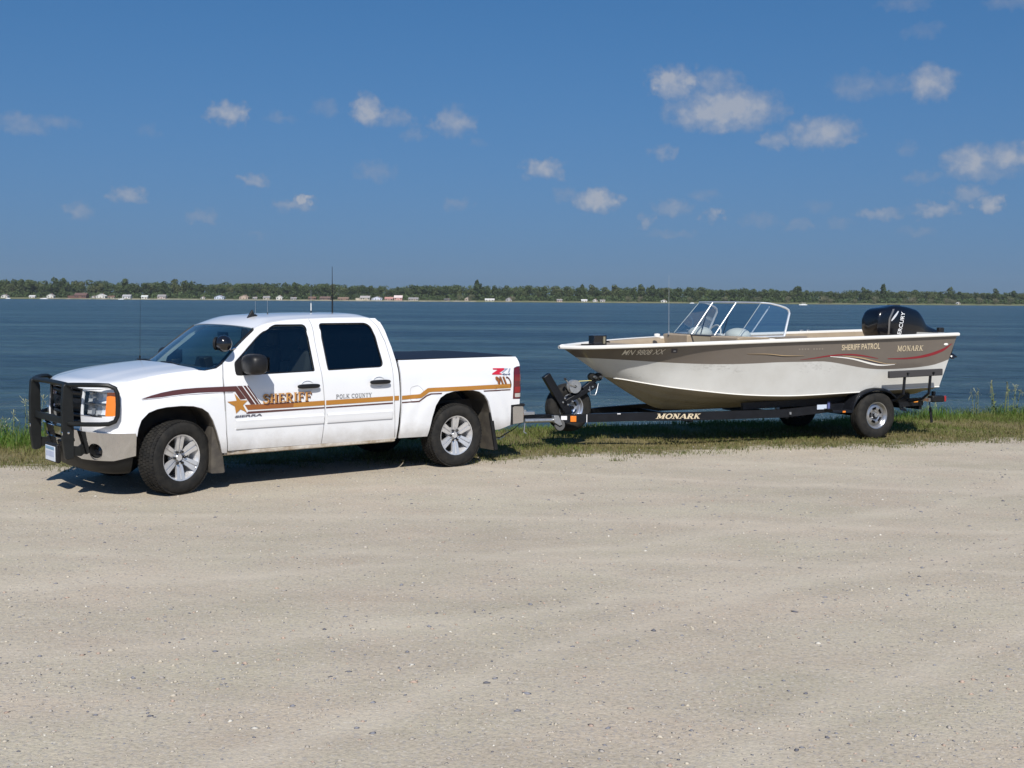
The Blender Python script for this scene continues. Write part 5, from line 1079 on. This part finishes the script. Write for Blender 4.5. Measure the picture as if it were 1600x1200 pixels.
def build_grass():
    VS, FS, CS = [], [], []; o = 0
    def add(V, F, C):
        nonlocal o
        VS.append(V); FS.append(F + o); CS.append(C); o += len(V)
    # short dry mown turf
    n = 95000; x = rng.uniform(-10.5, 13.5, n); s = rng.uniform(-.25, 3.2, n); y = edge(x) + s; z, _ = zground(x, y)
    pn = np.sin(x * 2.1 + 1.3 * np.sin(y * 1.9)) + np.sin(y * 2.7 + x * .8) + .8 * np.sin(x * 7.3 + y * 3.1)
    k = (rng.random(n) < np.clip((s + .30) / .8, 0, 1) ** 2) & (pn + rng.normal(0, .8, n) > -1.5); x, y, z, s, pn = x[k], y[k], z[k], s[k], pn[k]; n = len(x)
    g = np.clip(.40 + .18 * pn + .22 * (s - 1.2) + rng.normal(0, .22, n), 0, 1)[:, None]
    C = (np.array([.24, .20, .09]) * (1 - g) + np.array([.12, .175, .032]) * g) * rng.uniform(.75, 1.2, (n, 1))
    add(*blades(x, y, z, rng.uniform(.025, .065, n) + .02 * np.clip(s - 1, 0, 2), rng.uniform(.0025, .005, n), rng.uniform(.3, 1.2, n), C))
    # tall green fringe by the water
    n = 66000; x = rng.uniform(-11, 14.5, n); u = rng.uniform(-1.5, .75, n); y = edge(x) + bankw(x) + u; z, s = zground(x, y)
    pn = np.sin(x * 1.7 + 2) + np.sin(x * 3.9 + y) + .7 * np.sin(x * 9.1)
    thin = np.interp(x, [-11, -6, -4, 0, 5, 7.0, 14], [1, 1, .6, .35, .35, .95, 1]); k = (rng.random(n) < thin * np.clip((u + 1.7) / .9, .15, 1)) & (pn + rng.normal(0, 1, n) > -1.6); x, y, z, pn, u = x[k], y[k], z[k], pn[k], u[k]; n = len(x)
    hs = np.interp(x, [-11, -6.4, -5, 0, 4, 7, 14], [.46, .40, .24, .13, .14, .33, .42]); h = hs * rng.uniform(.4, 1.15, n) * (1 + .14 * pn) * np.clip((u + 1.9) / 1.3, .3, 1)
    g = np.clip(.72 + .12 * pn + rng.normal(0, .22, n), 0, 1)[:, None]
    C = (np.array([.24, .23, .09]) * (1 - g) + np.array([.10, .20, .026]) * g) * rng.uniform(.7, 1.2, (n, 1))
    add(*blades(x, y, z, h, rng.uniform(.003, .006, n), rng.uniform(.1, .8, n), C))
    # tufts creeping into the gravel
    for _ in range(420):
        cx = rng.uniform(-8, 12); cy = edge(cx) + rng.normal(-.10, .28); m = rng.integers(8, 50); r = rng.uniform(.03, .14)
        x = cx + rng.normal(0, r * 1.6, m); y = cy + rng.normal(0, r, m); g = rng.uniform(.2, .9, (m, 1)); C = np.array([.24, .20, .10]) * (1 - g) + np.array([.11, .155, .04]) * g
        add(*blades(x, y, np.zeros(m), rng.uniform(.02, .06, m), np.full(m, .004), rng.uniform(.4, 1.3, m), C))
    scatter_mesh('grass', np.concatenate(VS), np.concatenate(FS), np.concatenate(CS), leaf_m, kind='stuff', label='dry mown grass and green fringe along the lake bank', cat='grass')
build_grass()
def weed(x, y, h, label, seed, flower):
    r = np.random.default_rng(seed); z = float(zground(np.array(x), np.array(y))[0]) - .01
    W = empty('weed', (x, y, z), 0, label=label, cat='weed', group='tall weeds along the bank')
    st = MB(); lf = MB(); fl = MB(); k = r.integers(2, 4)
    for i in range(k):
        a = r.uniform(0, 6.28); d = r.uniform(.03, .14) * h; hh = h * r.uniform(.75, 1.0); b = (r.normal(0, .03), r.normal(0, .03))
        pts = [Vector((b[0] + math.cos(a) * d * t ** 1.6, b[1] + math.sin(a) * d * t ** 1.6, hh * t)) for t in np.linspace(0, 1, 6)]
        st.tube(pts, [.006, .005, .0045, .004, .003, .002], 4)
        for j in range(int(12 * h) + 5):
            t = r.uniform(.08, .9); p = Vector((b[0] + math.cos(a) * d * t ** 1.6, b[1] + math.sin(a) * d * t ** 1.6, hh * t)); q = r.uniform(0, 6.28); l = r.uniform(.05, .11) * (1.2 - .6 * t); u = Vector((math.cos(q), math.sin(q), r.uniform(.1, .6))) * l; v = Vector((-math.sin(q), math.cos(q), 0)) * l * .16
            lf.add([p, p + u * .5 + v, p + u, p + u * .5 - v], [(0, 1, 2, 3)])
        for j in range(11):
            p = pts[-1] + Vector(r.normal(0, .03 if flower else .012, 3)) + Vector((0, 0, r.uniform(-.13, .02))); s_ = r.uniform(.005, .010); q = Vector(r.normal(0, 1, 3)).normalized(); u = q.orthogonal().normalized() * s_; v = q.cross(u)
            fl.add([p + u, p + v, p - u, p - v, pts[-1] - Vector((0, 0, .05))], [(0, 1, 2, 3), (0, 4, 1)])
    st.build('stem', mat('weed_stem', (.16, .18, .06), .7), W, recalc=False, smooth=0); lf.build('leaf_set', mat('weed_leaf', (.10, .16, .035), .6, base2=(.17, .19, .06), vscale=20), W, recalc=False, smooth=0)
    fl.build('seed_head', mat('seed_pale', (.26, .25, .13), .8) if not flower else mat('flower_pale', (.30, .31, .19), .8), W, recalc=False, smooth=0)
wr = np.random.default_rng(3)
for i, (x, y, h) in enumerate([(-7.55, 16.9, .7), (-7.35, 17.2, .62), (-7.15, 16.7, .55), (-6.98, 17.0, .75), (-6.82, 17.1, .65), (-6.7, 16.8, .8), (-6.55, 17.2, .6), (-7.8, 17.3, .9)]):
    weed(x, y, h, '%s pale-flowered weed at the water edge beyond the truck grille guard' % ('tall' if h > .68 else 'shorter'), 40 + i, True)
for i, (x, y, h) in enumerate([(8.55, 21.8, .55), (8.95, 21.9, .7), (9.10, 21.7, .7), (9.45, 22.1, .6), (9.75, 22.0, .85), (9.85, 22.3, .75), (10.2, 22.2, .65), (10.4, 22.4, .7), (10.05, 21.9, .5), (7.6, 21.4, .5)]):
    weed(x, y, h, '%s %s at the water edge behind the boat stern' % ('tall' if h > .68 else 'shorter', 'thin weed with pale flower heads' if i % 3 == 0 else 'thin weed gone to seed'), 70 + i, i % 3 == 0)

def water_material():
    M = bpy.data.materials.new('lake_water'); M.use_nodes = True; nt = M.node_tree; L = nt.links; P = nt.nodes['Principled BSDF']
    P.inputs['Roughness'].default_value = .22; P.inputs['IOR'].default_value = 1.333
    tc = N_(nt, 'ShaderNodeTexCoord')
    def noise(scale, detail, stretch, rough=.6, rot=0):
        mp = N_(nt, 'ShaderNodeMapping'); mp.inputs['Scale'].default_value = stretch; mp.inputs['Rotation'].default_value = (0, 0, rot); L.new(tc.outputs['Object'], mp.inputs[0])
        n = N_(nt, 'ShaderNodeTexNoise'); n.inputs['Scale'].default_value = scale; n.inputs['Detail'].default_value = detail; n.inputs['Roughness'].default_value = rough; L.new(mp.outputs[0], n.inputs['Vector']); return n.outputs['Fac']
    gust = noise(.030, 9, (.30, 2.2, 1), .68, R(3)); fine = noise(1.0, 7, (.75, 1.35, 1), .68, R(6))
    gm = N_(nt, 'ShaderNodeMath', operation='MULTIPLY_ADD'); L.new(fine, gm.inputs[0]); gm.inputs[1].default_value = .55; L.new(gust, gm.inputs[2])
    r = N_(nt, 'ShaderNodeValToRGB'); e = r.color_ramp.elements; e[0].position = .66; e[0].color = (.006, .017, .022, 1); e[1].position = .88; e[1].color = (.046, .090, .098, 1)  # light on the ripples painted into the base colour as paler flecks
    L.new(gm.outputs[0], r.inputs[0]); L.new(r.outputs[0], P.inputs['Base Color'])
    a = noise(.85, 7, (.75, 1.4, 1), .62, R(8)); b = noise(4.5, 4, (.7, 1.4, 1), .6, R(-12)); c = noise(.16, 4, (.4, 1.6, 1), .55)
    s = N_(nt, 'ShaderNodeMath', operation='MULTIPLY_ADD'); L.new(b, s.inputs[0]); s.inputs[1].default_value = .22; L.new(a, s.inputs[2])
    s2 = N_(nt, 'ShaderNodeMath', operation='MULTIPLY_ADD'); L.new(c, s2.inputs[0]); s2.inputs[1].default_value = 1.6; L.new(s.outputs[0], s2.inputs[2])
    bs = N_(nt, 'ShaderNodeMapRange'); bs.inputs[1].default_value = .35; bs.inputs[2].default_value = .65; bs.inputs[3].default_value = .55; bs.inputs[4].default_value = 1.0; L.new(gust, bs.inputs[0])
    bp = N_(nt, 'ShaderNodeBump'); L.new(bs.outputs[0], bp.inputs['Strength']); bp.inputs['Distance'].default_value = 1.15; L.new(s2.outputs[0], bp.inputs['Height']); L.new(bp.outputs[0], P.inputs['Normal']); return M
w = MB().add([(-1400, 10, WATER_Z), (1400, 10, WATER_Z), (1400, 1600, WATER_Z), (-1400, 1600, WATER_Z)], [(0, 1, 2, 3)]).build('lake_water', water_material(), None, smooth=0, out=(0, 0, 1)); tag(w, kind='structure')
# far land
def shore(x): return D + 10 * np.sin(x * .011) + 6 * np.sin(x * .031 + 1)
shore_m = mat('far_shore_land', (.10, .12, .045), .95, base2=(.17, .155, .085), vscale=.05)
m = MB(); xs = np.linspace(-1400, 1400, 141); m.grid([[(x, shore(x) + d, z) for d, z in ((-1, -1.0), (1.0, WATER_Z + .5), (12, .9), (40, 2.5), (120, 4), (300, 6))] for x in xs]); tag(m.build('far_shore', shore_m, None, out=(0, 0, 1)), kind='structure')
m = MB(); xs = np.linspace(-.40 * D, -.03 * D, 120); m.grid([[(x, shore(x) + d, z) for d, z in ((-.6, -.5), (.4, WATER_Z + .75 + .35 * math.sin(x * .09)), (4, 1.0 + .2 * math.sin(x * .07)), (6, .1))] for x in xs]); tag(m.build('beach', mat('beach_sand', (.27, .24, .185), .95, base2=(.12, .13, .075), vscale=.12), None), kind='structure')
# trees of the far shore
def foliage(name, c1, c2):
    M = bpy.data.materials.new(name); M.use_nodes = True; nt = M.node_tree; P = nt.nodes['Principled BSDF']; oi = N_(nt, 'ShaderNodeObjectInfo'); tc = N_(nt, 'ShaderNodeTexCoord')
    n = N_(nt, 'ShaderNodeTexNoise'); n.inputs['Scale'].default_value = .30; nt.links.new(tc.outputs['Object'], n.inputs['Vector'])
    ad = N_(nt, 'ShaderNodeMath', operation='MULTIPLY_ADD'); nt.links.new(oi.outputs['Random'], ad.inputs[0]); ad.inputs[1].default_value = .7; nt.links.new(n.outputs['Fac'], ad.inputs[2])
    r = N_(nt, 'ShaderNodeMapRange'); r.inputs[1].default_value = .45; r.inputs[2].default_value = 1.15; nt.links.new(ad.outputs[0], r.inputs[0])
    mx = N_(nt, 'ShaderNodeMix', data_type='RGBA'); mx.inputs['A'].default_value = (*c1, 1); mx.inputs['B'].default_value = (*c2, 1); nt.links.new(r.outputs[0], mx.inputs['Factor']); nt.links.new(mx.outputs['Result'], P.inputs['Base Color'])
    P.inputs['Roughness'].default_value = .7; P.inputs['Specular IOR Level'].default_value = .2
    tl = N_(nt, 'ShaderNodeBsdfTranslucent'); nt.links.new(mx.outputs['Result'], tl.inputs[0]); ms = N_(nt, 'ShaderNodeMixShader'); ms.inputs[0].default_value = .3
    nt.links.new(P.outputs[0], ms.inputs[1]); nt.links.new(tl.outputs[0], ms.inputs[2]); nt.links.new(ms.outputs[0], nt.nodes['Material Output'].inputs['Surface']); return M
fo_dark = foliage('foliage_dark', (.046, .074, .027), (.080, .110, .041)); fo_mid = foliage('foliage_mid', (.068, .098, .037), (.115, .132, .055)); fo_pale = foliage('foliage_pale', (.14, .155, .088), (.20, .195, .12))
bark = mat('bark', (.09, .075, .06), .9)
def crown(kind, seed, q=520):
    """leaf clumps over the surface of a few lumps; unit height 1"""
    r = np.random.default_rng(seed); L = []
    if kind == 'round':
        for i in range(9): L.append((r.normal(0, .14), r.normal(0, .14), r.uniform(.20, .84), r.uniform(.14, .22), r.uniform(.13, .19)))
        L += [(0, 0, .60, .22, .26), (r.normal(0, .06), 0, .22, .24, .20)]
    elif kind == 'tall':
        for i in range(9): z = .12 + .86 * i / 9; L.append((r.normal(0, .07), r.normal(0, .07), z, .17 * (1.15 - .45 * z), .12))
    elif kind == 'cone':
        for i in range(10): z = .12 + .86 * i / 10; L.append((0, 0, z, .20 * (1.06 - z) + .02, .07))
    else:
        for i in range(10): L.append((r.normal(0, .28), r.normal(0, .2), r.uniform(.22, .72), r.uniform(.2, .3), r.uniform(.18, .26)))
    V = []; F = []
    for i in range(q):
        cx, cy, cz, a, b = L[r.integers(len(L))]; d = r.normal(0, 1, 3); d /= np.linalg.norm(d); p = np.array([cx + d[0] * a, cy + d[1] * a, cz + d[2] * b]) * 1.0; p *= 1; p += r.normal(0, .012, 3)
        n = Vector(d + r.normal(0, .45, 3)).normalized(); u = n.orthogonal().normalized(); v = n.cross(u); t = r.uniform(0, 6.28); u, v = u * math.cos(t) + v * math.sin(t), v * math.cos(t) - u * math.sin(t); s = r.uniform(.030, .060)
        P = Vector(p); o = len(V); V += [P + u * s, P + v * s * .8, P - u * s * .9, P - v * s]; F.append((o, o + 1, o + 2, o + 3))
    m = MB(); m.add(V, F); return m
def trunk(seed):
    r = np.random.default_rng(seed); m = MB().tube([(0, 0, -.02), (.005, 0, .2), (r.normal(0, .02), .01, .45), (r.normal(0, .03), 0, .7)], [.020, .016, .011, .004], 6)
    for i in range(4):
        a = r.uniform(0, 6.28); z = r.uniform(.25, .5); m.tube([(0, 0, z), (.09 * math.cos(a), .09 * math.sin(a), z + .12), (.16 * math.cos(a), .16 * math.sin(a), z + .22)], [.008, .006, .003], 4)
    return m
KIN = {}
def proto(kind, seed, mt):
    k = (kind, seed, mt.name)
    if k not in KIN:
        c = crown(kind, seed).build('crown', mt, None, recalc=False, smooth=0); t = trunk(seed).build('trunk', bark, None)
        KIN[k] = (c.data, t.data); bpy.data.objects.remove(c); bpy.data.objects.remove(t)
    return KIN[k]
LAB = {'round': 'rounded broadleaf tree in the green belt along the far shore', 'tall': 'upright poplar-like tree in the green belt along the far shore', 'cone': 'pointed dark conifer rising above the far-shore trees', 'bush': 'pale olive willow bush at the far waterline'}
LM = [(-.4287, 'small grey-white cabin'), (-.3931, 'white gabled cottage'), (-.3677, 'red-brown lodge'), (-.3499, 'bright white gabled house'), (-.3278, 'pale grey house'), (-.3130, 'white box-like cottage'), (-.2992, 'pinkish-tan house'), (-.2653, 'tiny white boathouse'), (-.2512, 'bluish-white house'), (-.2291, 'tan gabled house'), (-.1973, 'white steep-gabled cottage'), (-.1693, 'brick-red cabin'), (-.1434, 'long brown cabin'), (-.1250, 'beige house with grey roof'), (-.1148, 'blue-trimmed house'), (-.0965, 'tall pink house'), (-.0835, 'grey-beige bungalow'), (-.0549, 'dark boathouse'), (-.0194, 'white trailer home'), (.0, 'grey gabled house'), (.04, 'rosy shed'), (.0701, 'three white cabins'), (.1294, 'white tent-like shelter'), (.19, 'wooded stretch'), (.2444, 'pontoon boat'), (.30, 'willow-lined stretch'), (.3774, 'lone white hut'), (.44, 'last willows')]
def tree(kind, x, dy, h, seed, mt, wide=1.):
    near = min(LM, key=lambda q: abs(q[0] * D - x))[1]; tone = {'foliage_dark': 'dark green', 'foliage_mid': 'fresh green', 'foliage_pale': 'pale olive'}[mt.name]; sz = 'tall' if h > 18.5 else ('low' if h < 14.5 else 'mid-height')
    lab = '%s %s %s %s the %s' % (sz, tone, {'round': 'round tree', 'tall': 'slender tree', 'cone': 'pointed conifer', 'bush': 'willow bush'}[kind], 'at the waterline by' if kind == 'bush' else ('close behind' if dy < 41 else 'in the second row behind'), near)
    y = float(shore(x)) + dy; z = .3 + .035 * dy; W = empty('tree' if kind != 'bush' else 'willow_bush', (x, y, z), rng.uniform(0, 6.28), label=lab, cat='tree' if kind != 'bush' else 'bush', group={'round': 'broadleaf trees on the far shore', 'tall': 'upright trees on the far shore', 'cone': 'conifers on the far shore', 'bush': 'willow bushes on the far shore'}[kind])
    c, t = proto(kind, seed, mt)
    for nm, d in (('crown', c), ('trunk', t)):
        o = bpy.data.objects.new(nm, d); col.objects.link(o); o.parent = W
    W.scale = (h * wide, h * wide, h)
def hgt(tx): return np.interp(tx, [-.46, -.25, -.1, .1, .3, .45], [21.5, 20, 19, 18, 15.8, 14.4])
for row, (dy, n) in enumerate(((34, 112), (48, 112))):
    for i in range(n):
        tx = -.47 + .94 * (i + rng.uniform(.1, .9)) / n; kind = 'tall' if rng.random() < (.22 if tx < .05 else .38) else 'round'; h = hgt(tx) * rng.uniform(.78, 1.08) * (1.10 if kind == 'tall' else 1) * (.92 if row == 0 else 1.05)
        tree(kind, tx * D, dy + rng.uniform(-6, 6), h, int(rng.integers(0, 5)), fo_mid if rng.random() < (.30 if tx < 0 else .5) else fo_dark, rng.uniform(.85, 1.2) if kind == 'round' else 1.15)
for tx, h in ((-.0305, 26.5), (.060, 22), (.3165, 25), (.121, 21), (.245, 21), (.375, 21), (-.195, 21), (.30, 20), (.418, 20)): tree('cone' if h > 21.5 else 'tall', tx * D, 30, h, 3, fo_dark, 1.25 if h > 21.5 else .95)
for tx, h in ((.207, 9), (.232, 10), (.263, 11), (.268, 8), (.289, 8), (.305, 11), (.331, 9), (.3365, 11), (.352, 8), (.366, 10), (.372, 8), (.397, 10), (.412, 9), (.425, 11), (.098, 10), (.108, 9), (.151, 8), (.181, 9), (.0, 8), (-.035, 10), (-.045, 8), (.445, 9)):
    tree('bush', tx * D, 9, h, int(rng.integers(0, 4)), fo_pale, rng.uniform(.8, 1.1))
def wood():
    P = [crown('round', s, 240) for s in range(5)]; VS = []; FS = []; CS = []; o = 0
    for i in range(620):
        tx = rng.uniform(-.52, .52); x = tx * D; h = hgt(tx) * rng.uniform(.75, 1.08); c = P[i % 5]; V = np.array(c.v); a = rng.uniform(0, 6.28); y = float(shore(x)) + rng.uniform(55, 120)
        w = h * rng.uniform(1.0, 1.35); X = V[:, 0] * math.cos(a) - V[:, 1] * math.sin(a); Y = V[:, 0] * math.sin(a) + V[:, 1] * math.cos(a)
        VS.append(np.c_[X * w + x, Y * w + y, V[:, 2] * h + 3]); FS.append(np.array(c.f) + o); o += len(V); CS.append(np.tile(np.array([.065, .095, .036]) * rng.uniform(.75, 1.5) + np.array([.012, .008, 0]) * rng.random(), (len(V), 1)))
    # undergrowth that closes the wood near the ground
    n = 46000; x = rng.uniform(-.52, .52, n) * D; y = shore(x) + rng.uniform(20, 60, n); z = rng.uniform(.2, 9, n) * rng.uniform(.3, 1, n) + 1; s = rng.uniform(.6, 1.3, n)
    d = rng.normal(0, 1, (n, 3)); d[:, 1] -= .8; d[:, 2] += .6; d /= np.linalg.norm(d, axis=1)[:, None]; u = np.cross(d, [0, 0, 1.]); u /= np.linalg.norm(u, axis=1)[:, None]; v = np.cross(d, u); c = np.c_[x, y, z]
    V = np.stack([c + u * s[:, None], c + v * s[:, None], c - u * s[:, None], c - v * s[:, None]], 1).reshape(-1, 3); VS.append(V); FS.append(np.arange(4 * n).reshape(-1, 4) + o); CS.append(np.repeat(np.array([[.062, .092, .034]]) * rng.uniform(.6, 1.6, (n, 1)), 4, 0))
    scatter_mesh('woodland', np.concatenate(VS), np.concatenate(FS), np.concatenate(CS), tone_mat('woodland_leaf', .7, .2, .25), kind='stuff', label='dense green woodland behind the far-shore trees', cat='woodland')
wood()
# houses along the far shore: tangent, width, height, depth offset, wall, roof, gable to the lake, label
def house(tx, w, h, wall, roof, gable, label, wing=0, dy=9.):
    x = tx * D; y = float(shore(x)) + dy; H = empty('lake_house', (x, y, .7), 0, label=label, cat='house', group='houses along the far shore'); d = w * .8; wh = h * .58; rh = h - wh
    wm = mat('siding_%02d%02d%02d' % tuple(int(c * 99) for c in wall), wall, .8, var=.05, vscale=1); rm = mat('roof_%02d%02d%02d' % tuple(int(c * 99) for c in roof), roof, .85, var=.1, vscale=1)
    b = MB().box((0, d / 2, wh / 2), (w, d, wh))
    if gable: b.add([(-w / 2, 0, wh), (w / 2, 0, wh), (0, 0, h - .15), (-w / 2, d, wh), (w / 2, d, wh), (0, d, h - .15)], [(0, 1, 2), (3, 5, 4)])
    else: b.add([(-w / 2, 0, wh), (-w / 2, d, wh), (-w / 2, d / 2, h - .15), (w / 2, 0, wh), (w / 2, d, wh), (w / 2, d / 2, h - .15)], [(0, 2, 1), (3, 4, 5)])
    if wing: b.box((math.copysign(w * .5 + abs(wing) / 2 - .05, wing), d * .55, wh * .42), (abs(wing), d * .7, wh * .84))
    b.build('wall', wm, H, smooth=0)
    r = MB(); e = .5
    if gable: r.add([(-w / 2 - e, -e, wh - .3), (0, -e, h), (0, d + e, h), (-w / 2 - e, d + e, wh - .3), (w / 2 + e, -e, wh - .3), (w / 2 + e, d + e, wh - .3)], [(0, 1, 2, 3), (1, 4, 5, 2)])
    else: r.add([(-w / 2 - e, -e, wh - .3), (w / 2 + e, -e, wh - .3), (w / 2 + e, d / 2, h), (-w / 2 - e, d / 2, h), (w / 2 + e, d + e, wh - .3), (-w / 2 - e, d + e, wh - .3)], [(0, 1, 2, 3), (3, 2, 4, 5)])
    if wing: r.box((math.copysign(w * .5 + abs(wing) / 2, wing), d * .55, wh * .86), (abs(wing) + .6, d * .75, .25))
    ro = r.build('roof', rm, H, smooth=0, solid=.2); MB().box((w * .22, d * .55, h), (.8, .8, 1.3)).build('chimney', mat('chimney_brick', (.25, .15, .11), .9), ro)
    n = max(2, int(w / 3))
    for i in range(n):
        xx = -w / 2 + w * (i + .5) / n
        if i == n // 2: MB().box((xx, -.03, 1.0), (1.1, .08, 2.0)).build('door', mat('far_door', (.20, .14, .10), .6), H)
        else: MB().box((xx, -.03, wh * .55), (1.5, .08, 1.3)).build('window', mat('far_window', (.03, .04, .05), .15), H)
W_ = (.56, .55, .52); GR = (.24, .23, .23); TAN = (.42, .33, .26); RB = (.13, .065, .05); BG = (.48, .42, .34); PK = (.44, .27, .24); BL = (.50, .55, .66); BR = (.14, .085, .06)
for a in [(-.4287, 8, 4.6, (.52, .52, .50), GR, True, 'small grey-white cabin next to a moored runabout, deep under the trees'),
          (-.4076, 7, 3.6, W_, (.5, .5, .5), False, 'low white cottage with pale roof, half hidden by trees'),
          (-.3931, 8.5, 5.6, W_, (.36, .35, .34), True, 'white gabled cottage above the docked white boat'),
          (-.3677, 15, 7.0, RB, (.12, .07, .06), False, 'large red-brown lodge with low brown wing beside it', -9),
          (-.3564, 5, 3.4, W_, GR, True, 'tiny white shed right beside the red-brown lodge'),
          (-.3499, 11.5, 6.0, W_, (.60, .60, .59), True, 'bright white gabled house with white roof behind a green lawn'),
          (-.3408, 8, 3.6, BG, BR, False, 'small beige cabin with brown roof next to the bright white gabled house'),
          (-.3278, 10, 5.2, (.58, .58, .60), (.33, .33, .34), False, 'pale grey house with grey roof above the second docked boat'),
          (-.3130, 7.5, 4.6, W_, (.5, .52, .5), False, 'compact white box-like cottage standing alone on a green bank'),
          (-.2992, 10, 5.6, (.48, .40, .38), GR, False, 'pinkish-tan house with grey roof at the end of the sandy beach'),
          (-.2653, 5, 3.6, W_, GR, True, 'tiny white boathouse on the sandy beach'),
          (-.2512, 12, 5.2, BL, (.30, .33, .40), True, 'bluish-white house with blue-grey roof, seen above the truck hood'),
          (-.2291, 11, 5.8, TAN, (.34, .25, .20), True, 'tan gabled house with brown roof, seen above the truck windshield'),
          (-.2189, 5, 3.4, (.56, .56, .58), GR, False, 'small pale shed next to the tan gabled house'),
          (-.2086, 8, 4.6, (.45, .41, .35), GR, False, 'small greige house with grey roof between two white sheds'),
          (-.1973, 7.5, 5.4, W_, (.62, .62, .60), True, 'white steep-gabled cottage with white roof behind the roof antennas'),
          (-.1849, 7, 3.4, (.30, .31, .31), GR, False, 'dim grey shed between the steep-gabled cottage and the brick-red cabin'),
          (-.1693, 9, 4.4, (.17, .085, .07), BR, False, 'brick-red cabin with brown roof and white railing'),
          (-.1585, 13, 4.6, (.16, .095, .075), (.14, .09, .075), False, 'long low rust-red cabin'),
          (-.1434, 13, 3.8, (.25, .16, .11), (.22, .15, .11), False, 'long low brown cabin with brown roof'),
          (-.1250, 12, 5.8, BG, (.33, .31, .30), False, 'beige house with wide grey roof and low wing', -6),
          (-.1148, 13, 5.0, (.58, .60, .70), (.38, .38, .42), True, 'white and blue-trimmed house between the beige and pink houses'),
          (-.1045, 10, 4.4, PK, (.46, .24, .21), False, 'low pink house joined to a taller pink block'),
          (-.0965, 10, 6.6, (.55, .30, .27), (.60, .50, .48), False, 'tall pink house with pale roof, biggest of the pink pair'),
          (-.0835, 12, 4.2, (.42, .38, .33), GR, False, 'grey-beige bungalow with flat-looking grey roof beside a flagpole'),
          (-.0549, 7, 3.2, (.09, .09, .10), (.10, .10, .10), False, 'dark grey boathouse at the waterline'),
          (-.0377, 8, 5.6, (.40, .34, .29), GR, True, 'tan house with tall gable, half hidden behind a tree'),
          (-.0194, 11.5, 3.4, W_, (.6, .6, .58), False, 'long low white trailer home'),
          (-.0032, 8, 5.2, (.30, .30, .31), GR, True, 'grey gabled house between the trailer home and the woods'),
          (.0400, 6.5, 3.4, (.50, .38, .35), GR, False, 'small rosy shed standing alone under the trees'),
          (.0610, 7, 3.2, W_, (.6, .6, .6), False, 'low white cabin, first of a row of three white cabins'),
          (.0701, 5.5, 3.8, W_, (.55, .55, .55), True, 'white cabin in the middle of a row of three'),
          (.0765, 6, 3.0, W_, GR, False, 'low white cabin with grey roof, last of a row of three'),
          (.1294, 7.5, 3.4, W_, (.62, .62, .62), True, 'white tent-like shelter by the beach seen above the boat windshield'),
          (.3774, 4.5, 3.0, W_, (.5, .5, .5), True, 'lone tiny white hut among willows on the wooded shore')]:
    house(*a[:7], wing=a[7] if len(a) > 7 else 0)
def far_boat(tx, dist, l, label, canopy):
    x = tx * dist; B = empty('moored_boat', (x, dist, WATER_Z), R(8), label=label, cat='boat', group='boats moored on the lake')
    MB().prism([(-l / 2, .75), (-l / 2 + .5, -.2), (l / 2 - .2, -.2), (l / 2, .65)], lambda a, z: (a, -l * .15, z), lambda a, z: (a, l * .15, z)).build('hull', mat('far_boat_white', (.75, .75, .74), .4), B, smooth=0)
    MB().box((l * .1, 0, .95), (l * .45, l * .22, .5)).build('cabin', mat('far_boat_cabin', (.55, .56, .58), .4), B)
    if canopy:
        MB().box((l * .05, 0, 2.1), (l * .55, l * .26, .12)).build('canopy', mat('far_boat_canopy', (.62, .58, .50), .7), B)
        for q in (-.2, .3):
            for s in (-1, 1): MB().tube([(l * q, s * l * .1, .7), (l * q, s * l * .1, 2.1)], .05, 5).build('post', galv, B)
for a in ((-.3946, 1488, 9, 'white boat docked below the white gabled cottage', True), (-.3299, 1488, 7, 'white runabout docked below the pale grey house', False), (-.0469, 1490, 8.5, 'white cabin boat moored beside the dark boathouse', True), (.1510, 1490, 6, 'small white boat at the shore beside the boat windshield', False), (.2444, 1000, 7.4, 'white pontoon boat out on open water near the woods', True), (-.4250, 1490, 6, 'grey-white runabout moored by the small grey-white cabin', False)): far_boat(*a)

# thin summer haze over the lake
hz = MB().box((0, 725, 21.2), (2900, 2350, 47.6)).build('haze', None or mat('haze_dummy', (1, 1, 1)), None, smooth=0); hz.data.materials.clear()
HM = bpy.data.materials.new('haze_air'); HM.use_nodes = True; HM.node_tree.nodes.clear()
pv = HM.node_tree.nodes.new('ShaderNodeVolumePrincipled'); pv.inputs['Density'].default_value = HAZE; pv.inputs['Color'].default_value = (.80, .88, 1.0, 1); pv.inputs['Anisotropy'].default_value = 0.0
HM.node_tree.links.new(pv.outputs[0], HM.node_tree.nodes.new('ShaderNodeOutputMaterial').inputs['Volume']); hz.data.materials.append(HM); tag(hz, kind='stuff', label='thin pale summer haze hanging over the lake', cat='haze')
